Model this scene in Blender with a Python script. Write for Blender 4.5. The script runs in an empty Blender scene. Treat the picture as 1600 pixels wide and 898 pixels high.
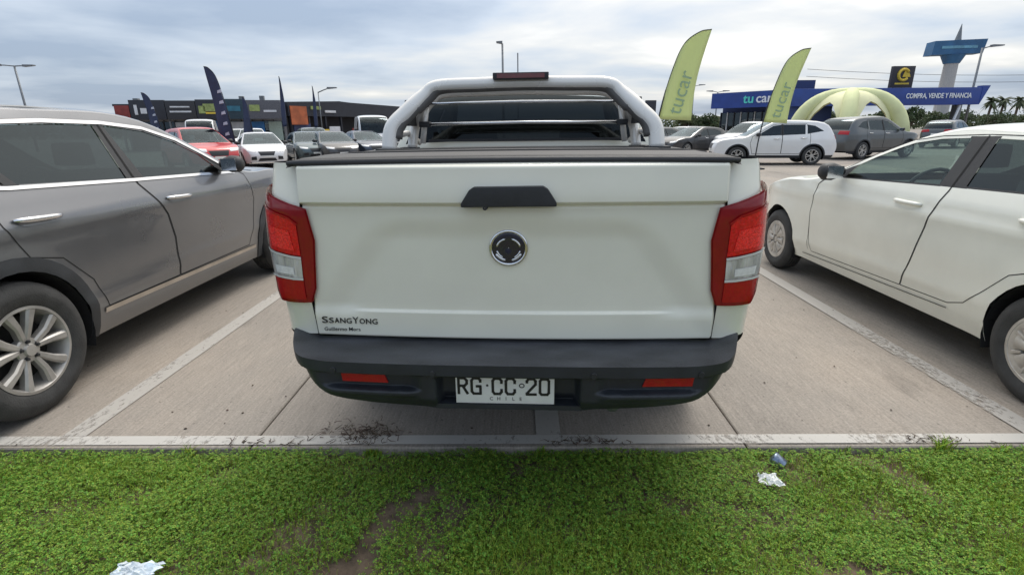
import bpy, bmesh, math, random
import numpy as np
from mathutils import Vector, Matrix, geometry

random.seed(7); RNG = np.random.default_rng(7)
R = math.radians
scene = bpy.context.scene
COL = scene.collection

# ------------------------------------------------------------------ camera
PIT, ROLL, YAW, CAMH = .3015, .0122, -.016, 1.482
def _cam_dir(a, b):
    c, s = math.cos(ROLL), math.sin(ROLL)
    a0, b0 = a*c + b*s, -a*s + b*c
    Y = math.cos(PIT) + b0*math.sin(PIT); z = -math.sin(PIT) + b0*math.cos(PIT)
    return Vector((a0*math.cos(YAW) + Y*math.sin(YAW), -a0*math.sin(YAW) + Y*math.cos(YAW), z))
_f = _cam_dir(0, 0); _r = (_cam_dir(1, 0) - _f).normalized(); _u = (_cam_dir(0, 1) - _f).normalized()
cd = bpy.data.cameras.new('camera'); cam = bpy.data.objects.new('camera', cd); COL.objects.link(cam)
cd.sensor_width = 36; cd.lens = 18.0; cd.clip_start = .05; cd.clip_end = 2000
m3 = Matrix((_r, _u, -_f)).transposed()
cam.matrix_world = Matrix.Translation((0, 0, CAMH)) @ m3.to_4x4()
scene.camera = cam

# ------------------------------------------------------------------ world and sun
SUN_AZ, SUN_EL = R(20), R(57)          # azimuth from +y towards +x
w = bpy.data.worlds.new('World'); scene.world = w; w.use_nodes = True
nt = w.node_tree; nt.nodes.clear()
def N(t, typ, **kw):
    n = t.nodes.new(typ)
    for k, v in kw.items():
        if k.startswith('i_'): n.inputs[k[2:].replace('_', ' ')].default_value = v
        else: setattr(n, k, v)
    return n
def build_world():
    L = nt.links.new
    out = N(nt, 'ShaderNodeOutputWorld'); bg = N(nt, 'ShaderNodeBackground')
    sky = N(nt, 'ShaderNodeTexSky', sky_type='NISHITA', sun_disc=False, sun_elevation=SUN_EL, sun_rotation=SUN_AZ, dust_density=2.0)
    tc = N(nt, 'ShaderNodeTexCoord')
    sep = N(nt, 'ShaderNodeSeparateXYZ'); L(tc.outputs['Generated'], sep.inputs[0])
    def math_(op, a, b=None, clamp=False):
        n = N(nt, 'ShaderNodeMath', operation=op, use_clamp=clamp)
        for i, v in enumerate((a, b)):
            if v is None: continue
            if isinstance(v, (int, float)): n.inputs[i].default_value = v
            else: L(v, n.inputs[i])
        return n.outputs[0]
    zc = math_('ADD', math_('MAXIMUM', sep.outputs[2], 0.0), .10)
    px = math_('DIVIDE', sep.outputs[0], zc); py = math_('DIVIDE', sep.outputs[1], zc)
    cb = N(nt, 'ShaderNodeCombineXYZ'); L(px, cb.inputs[0]); L(py, cb.inputs[1])
    mp = N(nt, 'ShaderNodeMapping'); L(cb.outputs[0], mp.inputs[0]); mp.inputs['Rotation'].default_value = (0, 0, R(-24)); mp.inputs['Scale'].default_value = (.95, 1.05, 1); mp.inputs['Location'].default_value = (3.1, 1.7, 0)
    n1 = N(nt, 'ShaderNodeTexNoise'); L(mp.outputs[0], n1.inputs['Vector']); n1.inputs['Scale'].default_value = .75; n1.inputs['Detail'].default_value = 8; n1.inputs['Roughness'].default_value = .52; n1.inputs['Distortion'].default_value = .3
    n2 = N(nt, 'ShaderNodeTexNoise'); L(mp.outputs[0], n2.inputs['Vector']); n2.inputs['Scale'].default_value = .30; n2.inputs['Detail'].default_value = 5
    dens = math_('ADD', math_('MULTIPLY', n1.outputs['Fac'], .50), math_('MULTIPLY', n2.outputs['Fac'], .60))
    # nearness to the hidden sun brightens the cloud deck
    sd = Vector((math.sin(SUN_AZ)*math.cos(SUN_EL), math.cos(SUN_AZ)*math.cos(SUN_EL), math.sin(SUN_EL)))
    dot = N(nt, 'ShaderNodeVectorMath', operation='DOT_PRODUCT'); L(tc.outputs['Generated'], dot.inputs[0]); dot.inputs[1].default_value = sd
    glow = math_('POWER', math_('MAXIMUM', dot.outputs['Value'], 0.0), 3.2)
    fac = math_('ADD', math_('MULTIPLY', math_('SUBTRACT', dens, .55), 3.1), math_('ADD', math_('MULTIPLY', glow, 1.7), .15))
    ramp = N(nt, 'ShaderNodeValToRGB'); L(fac, ramp.inputs[0])
    cr = ramp.color_ramp; cr.elements[0].position = 0.0; cr.elements[0].color = (.19, .235, .305, 1)
    cr.elements[1].position = 1.0; cr.elements[1].color = (.63, .61, .575, 1)
    e = cr.elements.new(.35); e.color = (.305, .345, .40, 1)
    e = cr.elements.new(.65); e.color = (.43, .435, .435, 1)
    # overcast luminance law: zenith brighter than the horizon
    lum = math_('ADD', math_('MULTIPLY', math_('MAXIMUM', sep.outputs[2], 0.0), 1.0), .98)
    mul = N(nt, 'ShaderNodeVectorMath', operation='SCALE'); L(ramp.outputs[0], mul.inputs[0]); L(lum, mul.inputs['Scale'])
    skm = N(nt, 'ShaderNodeVectorMath', operation='SCALE'); L(sky.outputs[0], skm.inputs[0]); skm.inputs['Scale'].default_value = .08
    mix = N(nt, 'ShaderNodeMix', data_type='RGBA'); mix.inputs['Factor'].default_value = .88
    L(skm.outputs[0], mix.inputs['A']); L(mul.outputs[0], mix.inputs['B'])
    L(mix.outputs['Result'], bg.inputs[0]); bg.inputs[1].default_value = 1.0
    L(bg.outputs[0], out.inputs[0])
build_world()
sl = bpy.data.lights.new('sun', 'SUN'); sl.energy = 1.0; sl.angle = R(25); sl.color = (1, .96, .9)
so = bpy.data.objects.new('sun', sl); COL.objects.link(so)
so.rotation_euler = Vector((-math.sin(SUN_AZ)*math.cos(SUN_EL), -math.cos(SUN_AZ)*math.cos(SUN_EL), -math.sin(SUN_EL))).to_track_quat('-Z', 'Y').to_euler()
so.location = (0, 0, 30)
vs = scene.view_settings; vs.view_transform = 'Standard'; vs.look = 'None'; vs.exposure = 0.92; vs.gamma = 1; vs.use_curve_mapping = False
scene.cycles.max_bounces = 8; scene.cycles.transparent_max_bounces = 16

# ------------------------------------------------------------------ materials
MATS = {}
def mat(name, col, rough=.5, metal=0., coat=0., spec=.5, noise=0., nscale=8., bump=0., bscale=60., stretch=(1, 1, 1), island=0., dust=None, emit=None, inner=False):
    """Principled material with procedural colour mottling, fine relief and optional dust that clings near the ground."""
    if name in MATS: return MATS[name]
    m = bpy.data.materials.new(name); m.use_nodes = True; t = m.node_tree; L = t.links.new
    b = t.nodes['Principled BSDF']
    b.inputs['Base Color'].default_value = (*col, 1); b.inputs['Roughness'].default_value = rough; b.inputs['Metallic'].default_value = metal
    b.inputs['Coat Weight'].default_value = coat; b.inputs['Coat Roughness'].default_value = .05; b.inputs['Specular IOR Level'].default_value = spec
    tc = N(t, 'ShaderNodeTexCoord'); mp = N(t, 'ShaderNodeMapping'); mp.inputs['Scale'].default_value = stretch; L(tc.outputs['Object'], mp.inputs[0])
    src = None
    if noise:
        n = N(t, 'ShaderNodeTexNoise'); L(mp.outputs[0], n.inputs['Vector']); n.inputs['Scale'].default_value = nscale; n.inputs['Detail'].default_value = 6
        mr = N(t, 'ShaderNodeMapRange'); L(n.outputs['Fac'], mr.inputs[0]); mr.inputs[1].default_value = .3; mr.inputs[2].default_value = .7; mr.inputs[3].default_value = 1-noise; mr.inputs[4].default_value = 1+noise
        sc = N(t, 'ShaderNodeVectorMath', operation='SCALE'); sc.inputs[0].default_value = col; L(mr.outputs[0], sc.inputs['Scale']); src = sc.outputs[0]
        mr2 = N(t, 'ShaderNodeMapRange'); L(n.outputs['Fac'], mr2.inputs[0]); mr2.inputs[3].default_value = max(rough-.08, .02); mr2.inputs[4].default_value = min(rough+.12, 1); L(mr2.outputs[0], b.inputs['Roughness'])
    if island:
        g = N(t, 'ShaderNodeNewGeometry'); hs = N(t, 'ShaderNodeHueSaturation')
        if src is None: hs.inputs['Color'].default_value = (*col, 1)
        else: L(src, hs.inputs['Color'])
        a = N(t, 'ShaderNodeMapRange'); L(g.outputs['Random Per Island'], a.inputs[0]); a.inputs[3].default_value = .5-.05*island; a.inputs[4].default_value = .5+.035*island; L(a.outputs[0], hs.inputs['Hue'])
        wn = N(t, 'ShaderNodeTexWhiteNoise', noise_dimensions='1D'); L(g.outputs['Random Per Island'], wn.inputs['W'])
        a2 = N(t, 'ShaderNodeMapRange'); L(wn.outputs['Value'], a2.inputs[0]); a2.inputs[3].default_value = 1-.5*island; a2.inputs[4].default_value = 1+.6*island; L(a2.outputs[0], hs.inputs['Value'])
        src = hs.outputs[0]
    if dust:
        dc, z0, z1, amt = dust
        sp = N(t, 'ShaderNodeSeparateXYZ'); L(tc.outputs['Object'], sp.inputs[0])
        mr = N(t, 'ShaderNodeMapRange'); L(sp.outputs[2], mr.inputs[0]); mr.inputs[1].default_value = z1; mr.inputs[2].default_value = z0; mr.inputs[3].default_value = 0.06; mr.inputs[4].default_value = amt
        n = N(t, 'ShaderNodeTexNoise'); L(tc.outputs['Object'], n.inputs['Vector']); n.inputs['Scale'].default_value = 5; n.inputs['Detail'].default_value = 8; n.inputs['Roughness'].default_value = .7
        mm = N(t, 'ShaderNodeMath', operation='MULTIPLY', use_clamp=True); L(mr.outputs[0], mm.inputs[0])
        m2 = N(t, 'ShaderNodeMapRange'); L(n.outputs['Fac'], m2.inputs[0]); m2.inputs[1].default_value = .3; m2.inputs[2].default_value = .7; m2.inputs[3].default_value = .35; m2.inputs[4].default_value = 1.3; L(m2.outputs[0], mm.inputs[1])
        mx = N(t, 'ShaderNodeMix', data_type='RGBA'); L(mm.outputs[0], mx.inputs['Factor']); mx.inputs['B'].default_value = (*dc, 1)
        if src is None: mx.inputs['A'].default_value = (*col, 1)
        else: L(src, mx.inputs['A'])
        src = mx.outputs['Result']
        if coat:
            mc = N(t, 'ShaderNodeMapRange'); L(mm.outputs[0], mc.inputs[0]); mc.inputs[3].default_value = coat; mc.inputs[4].default_value = 0; L(mc.outputs[0], b.inputs['Coat Weight'])
    if src is not None: L(src, b.inputs['Base Color'])
    if bump:
        n = N(t, 'ShaderNodeTexNoise'); L(mp.outputs[0], n.inputs['Vector']); n.inputs['Scale'].default_value = bscale; n.inputs['Detail'].default_value = 4
        bp = N(t, 'ShaderNodeBump'); bp.inputs['Strength'].default_value = bump; bp.inputs['Distance'].default_value = .01; L(n.outputs['Fac'], bp.inputs['Height']); L(bp.outputs[0], b.inputs['Normal'])
    if inner:
        gq = N(t, 'ShaderNodeNewGeometry'); mi = N(t, 'ShaderNodeMix', data_type='RGBA'); L(gq.outputs['Backfacing'], mi.inputs['Factor']); L(src, mi.inputs['A']); mi.inputs['B'].default_value = (.05, .05, .052, 1); L(mi.outputs['Result'], b.inputs['Base Color'])
    if emit: b.inputs['Emission Color'].default_value = (*col, 1); b.inputs['Emission Strength'].default_value = emit
    MATS[name] = m; return m
def glass(name, tint, rough=.02, refl=1.0, ior=1.75):
    if name in MATS: return MATS[name]
    m = bpy.data.materials.new(name); m.use_nodes = True; t = m.node_tree; t.nodes.clear(); L = t.links.new
    o = N(t, 'ShaderNodeOutputMaterial'); tr = N(t, 'ShaderNodeBsdfTransparent'); tr.inputs[0].default_value = (*tint, 1)
    gl = N(t, 'ShaderNodeBsdfGlossy'); gl.inputs['Roughness'].default_value = rough; gl.inputs['Color'].default_value = (refl*.80, refl*.93, refl, 1)
    fr = N(t, 'ShaderNodeFresnel'); gm = N(t, 'ShaderNodeNewGeometry'); ir = N(t, 'ShaderNodeMapRange'); L(gm.outputs['Backfacing'], ir.inputs[0]); ir.inputs[3].default_value = ior; ir.inputs[4].default_value = 1/ior; L(ir.outputs[0], fr.inputs['IOR'])
    n = N(t, 'ShaderNodeTexNoise'); n.inputs['Scale'].default_value = 3.0; tc = N(t, 'ShaderNodeTexCoord'); L(tc.outputs['Object'], n.inputs['Vector'])
    df = N(t, 'ShaderNodeBsdfDiffuse'); df.inputs[0].default_value = (.3, .29, .27, 1)
    mr = N(t, 'ShaderNodeMapRange'); L(n.outputs['Fac'], mr.inputs[0]); mr.inputs[3].default_value = .0; mr.inputs[4].default_value = .02
    m1 = N(t, 'ShaderNodeMixShader'); L(fr.outputs[0], m1.inputs[0]); L(tr.outputs[0], m1.inputs[1]); L(gl.outputs[0], m1.inputs[2])
    m2 = N(t, 'ShaderNodeMixShader'); L(mr.outputs[0], m2.inputs[0]); L(m1.outputs[0], m2.inputs[1]); L(df.outputs[0], m2.inputs[2]); L(m2.outputs[0], o.inputs[0])
    MATS[name] = m; return m
DUST = (.30, .26, .22)
def paint(name, col, metal=0., rough=.35, dust=.25):
    return mat('paint_'+name, col, rough, metal, coat=.8, noise=.03, nscale=3, dust=(DUST, .2, .75, dust), inner=True)
BLACK = mat('black_plastic', (.022, .023, .026), .55, noise=.2, nscale=20, bump=.15, bscale=300)
GREYPL = mat('grey_bumper_plastic', (.021, .024, .030), .46, noise=.22, nscale=9, bump=.12, bscale=400)
RUBBER = mat('tyre_rubber', (.042, .042, .042), .8, noise=.3, nscale=14, bump=.3, bscale=120)
CHROME = mat('chrome', (.75, .75, .76), .14, 1., noise=.05, nscale=30)
ALLOY = mat('alloy_rim', (.50, .48, .45), .38, .7, noise=.18, nscale=14)
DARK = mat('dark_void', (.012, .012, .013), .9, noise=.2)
SEAM = mat('shut_line', (.012, .012, .012), .9, noise=.1)
SEAT = mat('seat_fabric', (.035, .035, .038), .85, noise=.25, nscale=30, bump=.2, bscale=200)
GLASS = glass('car_glass', (.62, .74, .70), ior=1.4); GLASSM = glass('car_glass_medium', (.11, .15, .15), ior=1.5); GLASSD = glass('car_glass_tinted', (.05, .065, .07), ior=1.55); GLASSK = glass('cab_glass', (.018, .02, .024), ior=1.30)
RED = mat('red_lens', (.38, .002, .006), .12, coat=.6, spec=.3, noise=.12, nscale=60, bump=.12, bscale=220)
REDD = mat('dark_red_lens', (.25, .003, .008), .10, coat=.6, spec=.3, noise=.1, nscale=20)
REDB = mat('bright_red_lens', (.64, .006, .007), .12, coat=.6, spec=.3, noise=.25, nscale=90, bump=.25, bscale=150)
CLEAR = mat('clear_lens', (.62, .62, .62), .12, .35, coat=1., noise=.35, nscale=40, bump=.6, bscale=90, stretch=(1, 1, .25))
WHITEPL = mat('white_plate', (.72, .71, .67), .45, noise=.07, nscale=14)
BLACKINK = mat('black_ink', (.012, .012, .012), .5, noise=.1)
STEEL = mat('galvanised_steel', (.20, .21, .22), .5, .6, noise=.12, nscale=6)

# ------------------------------------------------------------------ mesh helpers
def link(o, parent=None):
    COL.objects.link(o)
    if parent is not None: o.parent = parent
    return o
def mk(name, v, f, m, parent=None, smooth=False, normals=None):
    me = bpy.data.meshes.new(name); me.from_pydata([tuple(map(float, p)) for p in v], [], [tuple(map(int, q)) for q in f]); me.update()
    if smooth or normals is not None: me.polygons.foreach_set('use_smooth', [True]*len(me.polygons))
    if normals is not None and len(me.vertices) == len(normals): me.normals_split_custom_set_from_vertices([tuple(map(float, n)) for n in normals])
    if m is not None: me.materials.append(m)
    return link(bpy.data.objects.new(name, me), parent)
def tag(o, label=None, cat=None, group=None, kind=None):
    if label: o['label'] = label
    if cat: o['category'] = cat
    if group: o['group'] = group
    if kind: o['kind'] = kind
    return o
def empty(name, loc, rz=0., label=None, cat=None, group=None):
    o = bpy.data.objects.new(name, None); COL.objects.link(o); o.empty_display_size = .2
    o.location = loc; o.rotation_euler = (0, 0, rz); return tag(o, label, cat, group)
class MB:
    """collects simple solids and links them as one mesh"""
    def __init__(s): s.v = []; s.f = []
    def add(s, v, f):
        n = len(s.v); s.v += [tuple(map(float, p)) for p in v]; s.f += [tuple(i+n for i in q) for q in f]; return s
    def box(s, x0, x1, y0, y1, z0, z1):
        v = [(x, y, z) for z in (z0, z1) for y in (y0, y1) for x in (x0, x1)]
        return s.add(v, [(0, 2, 3, 1), (4, 5, 7, 6), (0, 1, 5, 4), (2, 6, 7, 3), (0, 4, 6, 2), (1, 3, 7, 5)])
    def prism(s, poly, a0, a1, axis='x'):
        """extrude a 2-D polygon along an axis; poly coords are the other two axes in order"""
        n = len(poly); put = {'x': lambda p, a: (a, p[0], p[1]), 'y': lambda p, a: (p[0], a, p[1]), 'z': lambda p, a: (p[0], p[1], a)}[axis]
        v = [put(p, a0) for p in poly] + [put(p, a1) for p in poly]
        f = [tuple(range(n))[::-1], tuple(range(n, 2*n))] + [(i, (i+1) % n, (i+1) % n+n, i+n) for i in range(n)]
        return s.add(v, f)
    def tube(s, pts, rad, n=10, closed=False, flat=1.0):
        pts = [Vector(p) for p in pts]; rad = rad if isinstance(rad, (list, tuple)) else [rad]*len(pts)
        rings = []; up = None
        for i, p in enumerate(pts):
            a = pts[max(i-1, 0)] if not closed else pts[i-1]; b = pts[min(i+1, len(pts)-1)] if not closed else pts[(i+1) % len(pts)]
            d = (b-a).normalized()
            if up is None: up = Vector((0, 0, 1)) if abs(d.z) < .9 else Vector((0, 1, 0))
            e1 = d.cross(up).normalized(); e2 = e1.cross(d).normalized(); up = e2
            rings.append([p + e1*math.cos(2*math.pi*k/n)*rad[i] + e2*math.sin(2*math.pi*k/n)*rad[i]*flat for k in range(n)])
        v = [q for r_ in rings for q in r_]; f = []
        m_ = len(pts)
        for i in range(m_ if closed else m_-1):
            j = (i+1) % m_
            for k in range(n): f.append((i*n+k, i*n+(k+1) % n, j*n+(k+1) % n, j*n+k))
        if not closed: f += [tuple(range(n))[::-1], tuple(range((m_-1)*n, m_*n))]
        return s.add(v, f)
    def lathe(s, prof, n=32, axis='x', c=(0, 0, 0)):
        """prof: list of (axial, radius)"""
        v = []; f = []; m_ = len(prof)
        for k in range(n):
            a = 2*math.pi*k/n
            for (ax, r_) in prof:
                p = {'x': (ax, r_*math.cos(a), r_*math.sin(a)), 'z': (r_*math.cos(a), r_*math.sin(a), ax), 'y': (r_*math.sin(a), ax, r_*math.cos(a))}[axis]
                v.append((p[0]+c[0], p[1]+c[1], p[2]+c[2]))
        for k in range(n):
            j = (k+1) % n
            for i in range(m_-1): f.append((k*m_+i, k*m_+i+1, j*m_+i+1, j*m_+i))
        return s.add(v, f)
    def build(s, name, m, parent=None, smooth=False, bevel=0.):
        o = mk(name, s.v, s.f, m, parent, smooth)
        bm = bmesh.new(); bm.from_mesh(o.data); bmesh.ops.recalc_face_normals(bm, faces=bm.faces)
        if bevel: bmesh.ops.bevel(bm, geom=bm.edges[:], offset=bevel, segments=2, affect='EDGES', profile=.7)
        bm.to_mesh(o.data); bm.free()
        if smooth == 'auto':
            o.data.polygons.foreach_set('use_smooth', [True]*len(o.data.polygons)); o.data.set_sharp_from_angle(angle=R(38))
        return o
def box(name, x0, x1, y0, y1, z0, z1, m, parent=None, bevel=0.):
    return MB().box(x0, x1, y0, y1, z0, z1).build(name, m, parent, smooth='auto' if bevel else False, bevel=bevel)
def text(name, s, size, m, parent=None, loc=(0, 0, 0), rot=(0, 0, 0), width=None, ext=.002, align='CENTER', bold=0.):
    c = bpy.data.curves.new(name, 'FONT'); c.body = s; c.size = size; c.extrude = ext; c.align_x = align; c.align_y = 'CENTER'; c.offset = bold; c.resolution_u = 3
    t = bpy.data.objects.new(name, c); COL.objects.link(t); bpy.context.view_layer.update()
    me = bpy.data.meshes.new_from_object(t.evaluated_get(bpy.context.evaluated_depsgraph_get()))
    COL.objects.unlink(t); bpy.data.objects.remove(t); me.materials.clear(); me.materials.append(m)
    if width:
        xs = [v.co.x for v in me.vertices]; k = width/max(max(xs)-min(xs), 1e-6)
        for v in me.vertices: v.co.x *= k
    o = bpy.data.objects.new(name, me); link(o, parent); o.location = loc; o.rotation_euler = rot; return o
def dens(poly, step, closed=True):
    out = []; n = len(poly)
    for i in range(n if closed else n-1):
        a = np.array(poly[i], float); b = np.array(poly[(i+1) % n], float); k = max(1, int(math.ceil(np.linalg.norm(b-a)/step)))
        out += [tuple(a + (b-a)*j/k) for j in range(k)]
    if not closed: out.append(tuple(map(float, poly[-1])))
    return out
def catmull(pts, sub, closed=False):
    P = [np.array(p, float) for p in pts]; n = len(P); out = []
    for i in range(n if closed else n-1):
        p1, p2 = P[i], P[(i+1) % n]; p0 = P[i-1] if (i > 0 or closed) else 2*p1-p2; p3 = P[(i+2) % n] if (i+2 < n or closed) else 2*p2-p1
        for k in range(sub):
            t = k/sub; out.append(.5*((2*p1) + (-p0+p2)*t + (2*p0-5*p1+4*p2-p3)*t*t + (-p0+3*p1-3*p2+p3)*t**3))
    if not closed: out.append(P[-1])
    return out
def inpoly(pts, poly):
    pts = np.asarray(pts, float); P = np.asarray(poly, float); x, y = pts[:, 0], pts[:, 1]; r_ = np.zeros(len(pts), bool)
    x0, y0 = P[:, 0], P[:, 1]; x1, y1 = np.roll(x0, -1), np.roll(y0, -1)
    for a, b, c, d in zip(x0, y0, x1, y1):
        if b == d: continue
        r_ ^= ((b > y) != (d > y)) & (x < (c-a)*(y-b)/(d-b)+a)
    return r_
def regions(polys, step, edge=None):
    """polys: list of (key, polygon) in priority order. -> {key: (pts2d, tris)} of one triangulation that respects every outline"""
    edge = edge or step; V = []; E = []
    for key, p in polys:
        q = dens(p, edge); n0 = len(V); V += q; E += [(n0+i, n0+(i+1) % len(q)) for i in range(len(q))]
    B = np.array(V); lo, hi = B.min(0), B.max(0)
    gx, gy = np.meshgrid(np.arange(lo[0]+step/2, hi[0], step), np.arange(lo[1]+step/2, hi[1], step)); G = np.stack([gx.ravel(), gy.ravel()], 1)
    ok = np.zeros(len(G), bool)
    for key, p in polys: ok |= inpoly(G, p)
    G = G[ok]
    if len(G):
        d = np.min(((G[:, None, :]-B[None, :, :])**2).sum(2), axis=1); G = G[d > (step*.35)**2]
    allv = [Vector((float(a), float(b))) for a, b in list(map(tuple, B))+list(map(tuple, G))]
    rv, re, rf, *_ = geometry.delaunay_2d_cdt(allv, E, [], 0, 1e-5)
    rv = np.array([(v.x, v.y) for v in rv]); tri = np.array(rf); cen = rv[tri].mean(1); left = np.ones(len(tri), bool); res = {}
    for key, p in polys:
        k = left & inpoly(cen, p); left &= ~k
        if k.any():
            u, inv = np.unique(tri[k], return_inverse=True); nf = inv.reshape(-1, 3)
            if key in res: o, of = res[key]; res[key] = (np.vstack([o, rv[u]]), np.vstack([of, nf+len(o)]))
            else: res[key] = (rv[u], nf)
    return res
def mapped(name, pts, tris, fn, m, parent, off=0., mirror=False):
    """2-D triangulation -> 3-D through fn(a,b)->xyz, with analytic normals"""
    e = .012; a, b = pts[:, 0], pts[:, 1]
    P = fn(a, b); du = fn(a+e, b)-fn(a-e, b); dv = fn(a, b+e)-fn(a, b-e)
    n = np.cross(du, dv); n /= np.linalg.norm(n, axis=1)[:, None]+1e-12
    P = P + n*off; f = tris
    q = P[f]; fn_ = np.cross(q[:, 1]-q[:, 0], q[:, 2]-q[:, 0]); flip = (fn_*n[f[:, 0]]).sum(1) < 0
    f = np.where(flip[:, None], f[:, ::-1], f)
    if mirror: P = P*[-1, 1, 1]; n = n*[-1, 1, 1]; f = f[:, ::-1]
    return mk(name, P, f, m, parent, normals=n)
def ribbon(name, line, width, fn, m, parent, off=.0015, mirror=False, step=.04, closed=False, thick=0.):
    q = np.array(dens(line, step, closed)); 
    if closed: q = np.vstack([q, q[:1]])
    d = np.gradient(q, axis=0); d /= np.linalg.norm(d, axis=1)[:, None]+1e-9; nn = np.stack([-d[:, 1], d[:, 0]], 1)
    A = q+nn*width/2; B = q-nn*width/2; n_ = len(q)
    pts = np.vstack([A, B]); tris = np.array([t for i in range(n_-1) for t in ((i, i+n_, i+1), (i+1, i+n_, i+n_+1))])
    return mapped(name, pts, tris, fn, m, parent, off, mirror)

# ------------------------------------------------------------------ wheels
def wheel(parent, c, side, rad, wid, rimr, style='five', rim_mat=None, n=40):
    """tyre > rim, hub, nuts; side=+1 faces +x"""
    rim_mat = rim_mat or ALLOY; h = wid/2
    prof = [(-h*.86, rimr), (-h, rimr+.02), (-h*1.04, (rad+rimr)/2), (-h*.93, rad-.028), (-h*.74, rad-.006)]
    for k in (-.45, -.15, .15, .45): prof += [(h*(k-.05), rad), (h*(k-.03), rad-.008), (h*(k+.03), rad-.008), (h*(k+.05), rad)]
    prof += [(h*.74, rad-.006), (h*.93, rad-.028), (h*1.0, rad-.05), (h*1.04, (rad+rimr)/2), (h*1.03, (rad+rimr)/2-.01), (h, rimr+.02), (h*.86, rimr)]
    t = MB().lathe([(a*side, r_) for a, r_ in prof], n).build('tyre', RUBBER, parent, smooth='auto'); t.location = c
    s = side
    mb = MB().lathe([(s*a, r_) for a, r_ in [(-h*.8, rimr+.001), (h*.84, rimr+.001), (h*.93, rimr+.004), (h*.95, rimr-.012), (h*.75, rimr-.025), (-h*.5, rimr-.04)]], n)
    def spoke(a, w0, w1, r0, r1, x0, x1, th=.03, skew=0.):
        ca, sa = math.cos(a), math.sin(a); c2, s2 = math.cos(a+skew), math.sin(a+skew); v = []
        for (r_, w_, x_, cc, ss) in ((r0, w0, x0, ca, sa), ((r0+r1)/2, (w0+w1)/2*.9, (x0*.45+x1*.55)+.006, (ca+c2)/2, (sa+s2)/2), (r1, w1, x1, c2, s2)):
            for (k, dx) in ((-1, 0), (-.55, .010), (.55, .010), (1, 0), (1, -th), (-1, -th)):
                v.append((s*(x_+dx), r_*cc - k*w_/2*ss, r_*ss + k*w_/2*cc))
        f = [(i*6+k, i*6+(k+1) % 6, (i+1)*6+(k+1) % 6, (i+1)*6+k) for i in range(2) for k in range(6)] + [(0, 1, 2, 3, 4, 5), (12, 13, 14, 15, 16, 17)]
        mb.add(v, f)
    xo = h*.80
    if style == 'double':
        for k in range(5):
            a = 2*math.pi*(k+.25)/5
            for d in (-1, 1): spoke(a+d*.17, .034, .056, .055, rimr-.015, xo-.01, xo+.005, skew=d*.13)
    elif style == 'cover':
        for k in range(8): spoke(2*math.pi*k/8, .035, .085, .045, rimr-.05, xo+.01, xo+.005, skew=.0)
        for k in range(8): spoke(2*math.pi*(k+.5)/8, .02, .03, rimr-.095, rimr-.012, xo+.008, xo)
        mb.lathe([(s*(xo+.004), rimr-.05), (s*(xo+.014), rimr-.03), (s*(xo+.010), rimr-.008), (s*(xo-.02), rimr-.006)], n)
    elif style == 'five':
        for k in range(5):
            a = 2*math.pi*k/5
            for d in (-1, 1): spoke(a+d*.10, .03, .04, .05, rimr-.012, xo-.01, xo, skew=d*.16)
    mb.lathe([(s*(xo-.05), .066), (s*(xo-.012), .069), (s*(xo-.004), .062), (s*(xo-.002), .036), (s*(xo+.012), .031), (s*(xo+.014), .001)], 24)
    r_ = mb.build('rim', rim_mat, t, smooth='auto')
    if style != 'far':
        for k in range(5 if n > 30 else 0):
            a = 2*math.pi*(k+.25)/5; cc = (0, .050*math.cos(a), .050*math.sin(a))
            MB().lathe([(s*(xo-.008), .013), (s*(xo-.001), .013), (s*(xo-.001), .009), (s*(xo+.012), .008), (s*(xo+.013), .001)], 10, c=cc).build('wheel_nut', BLACK if style == 'double' else CHROME, t)
    MB().lathe([(s*(-h*.3), rimr-.03), (s*h*.15, rimr-.055), (s*h*.15, .02)], 20).build('brake_disc', DARK, t)
    return t

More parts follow.
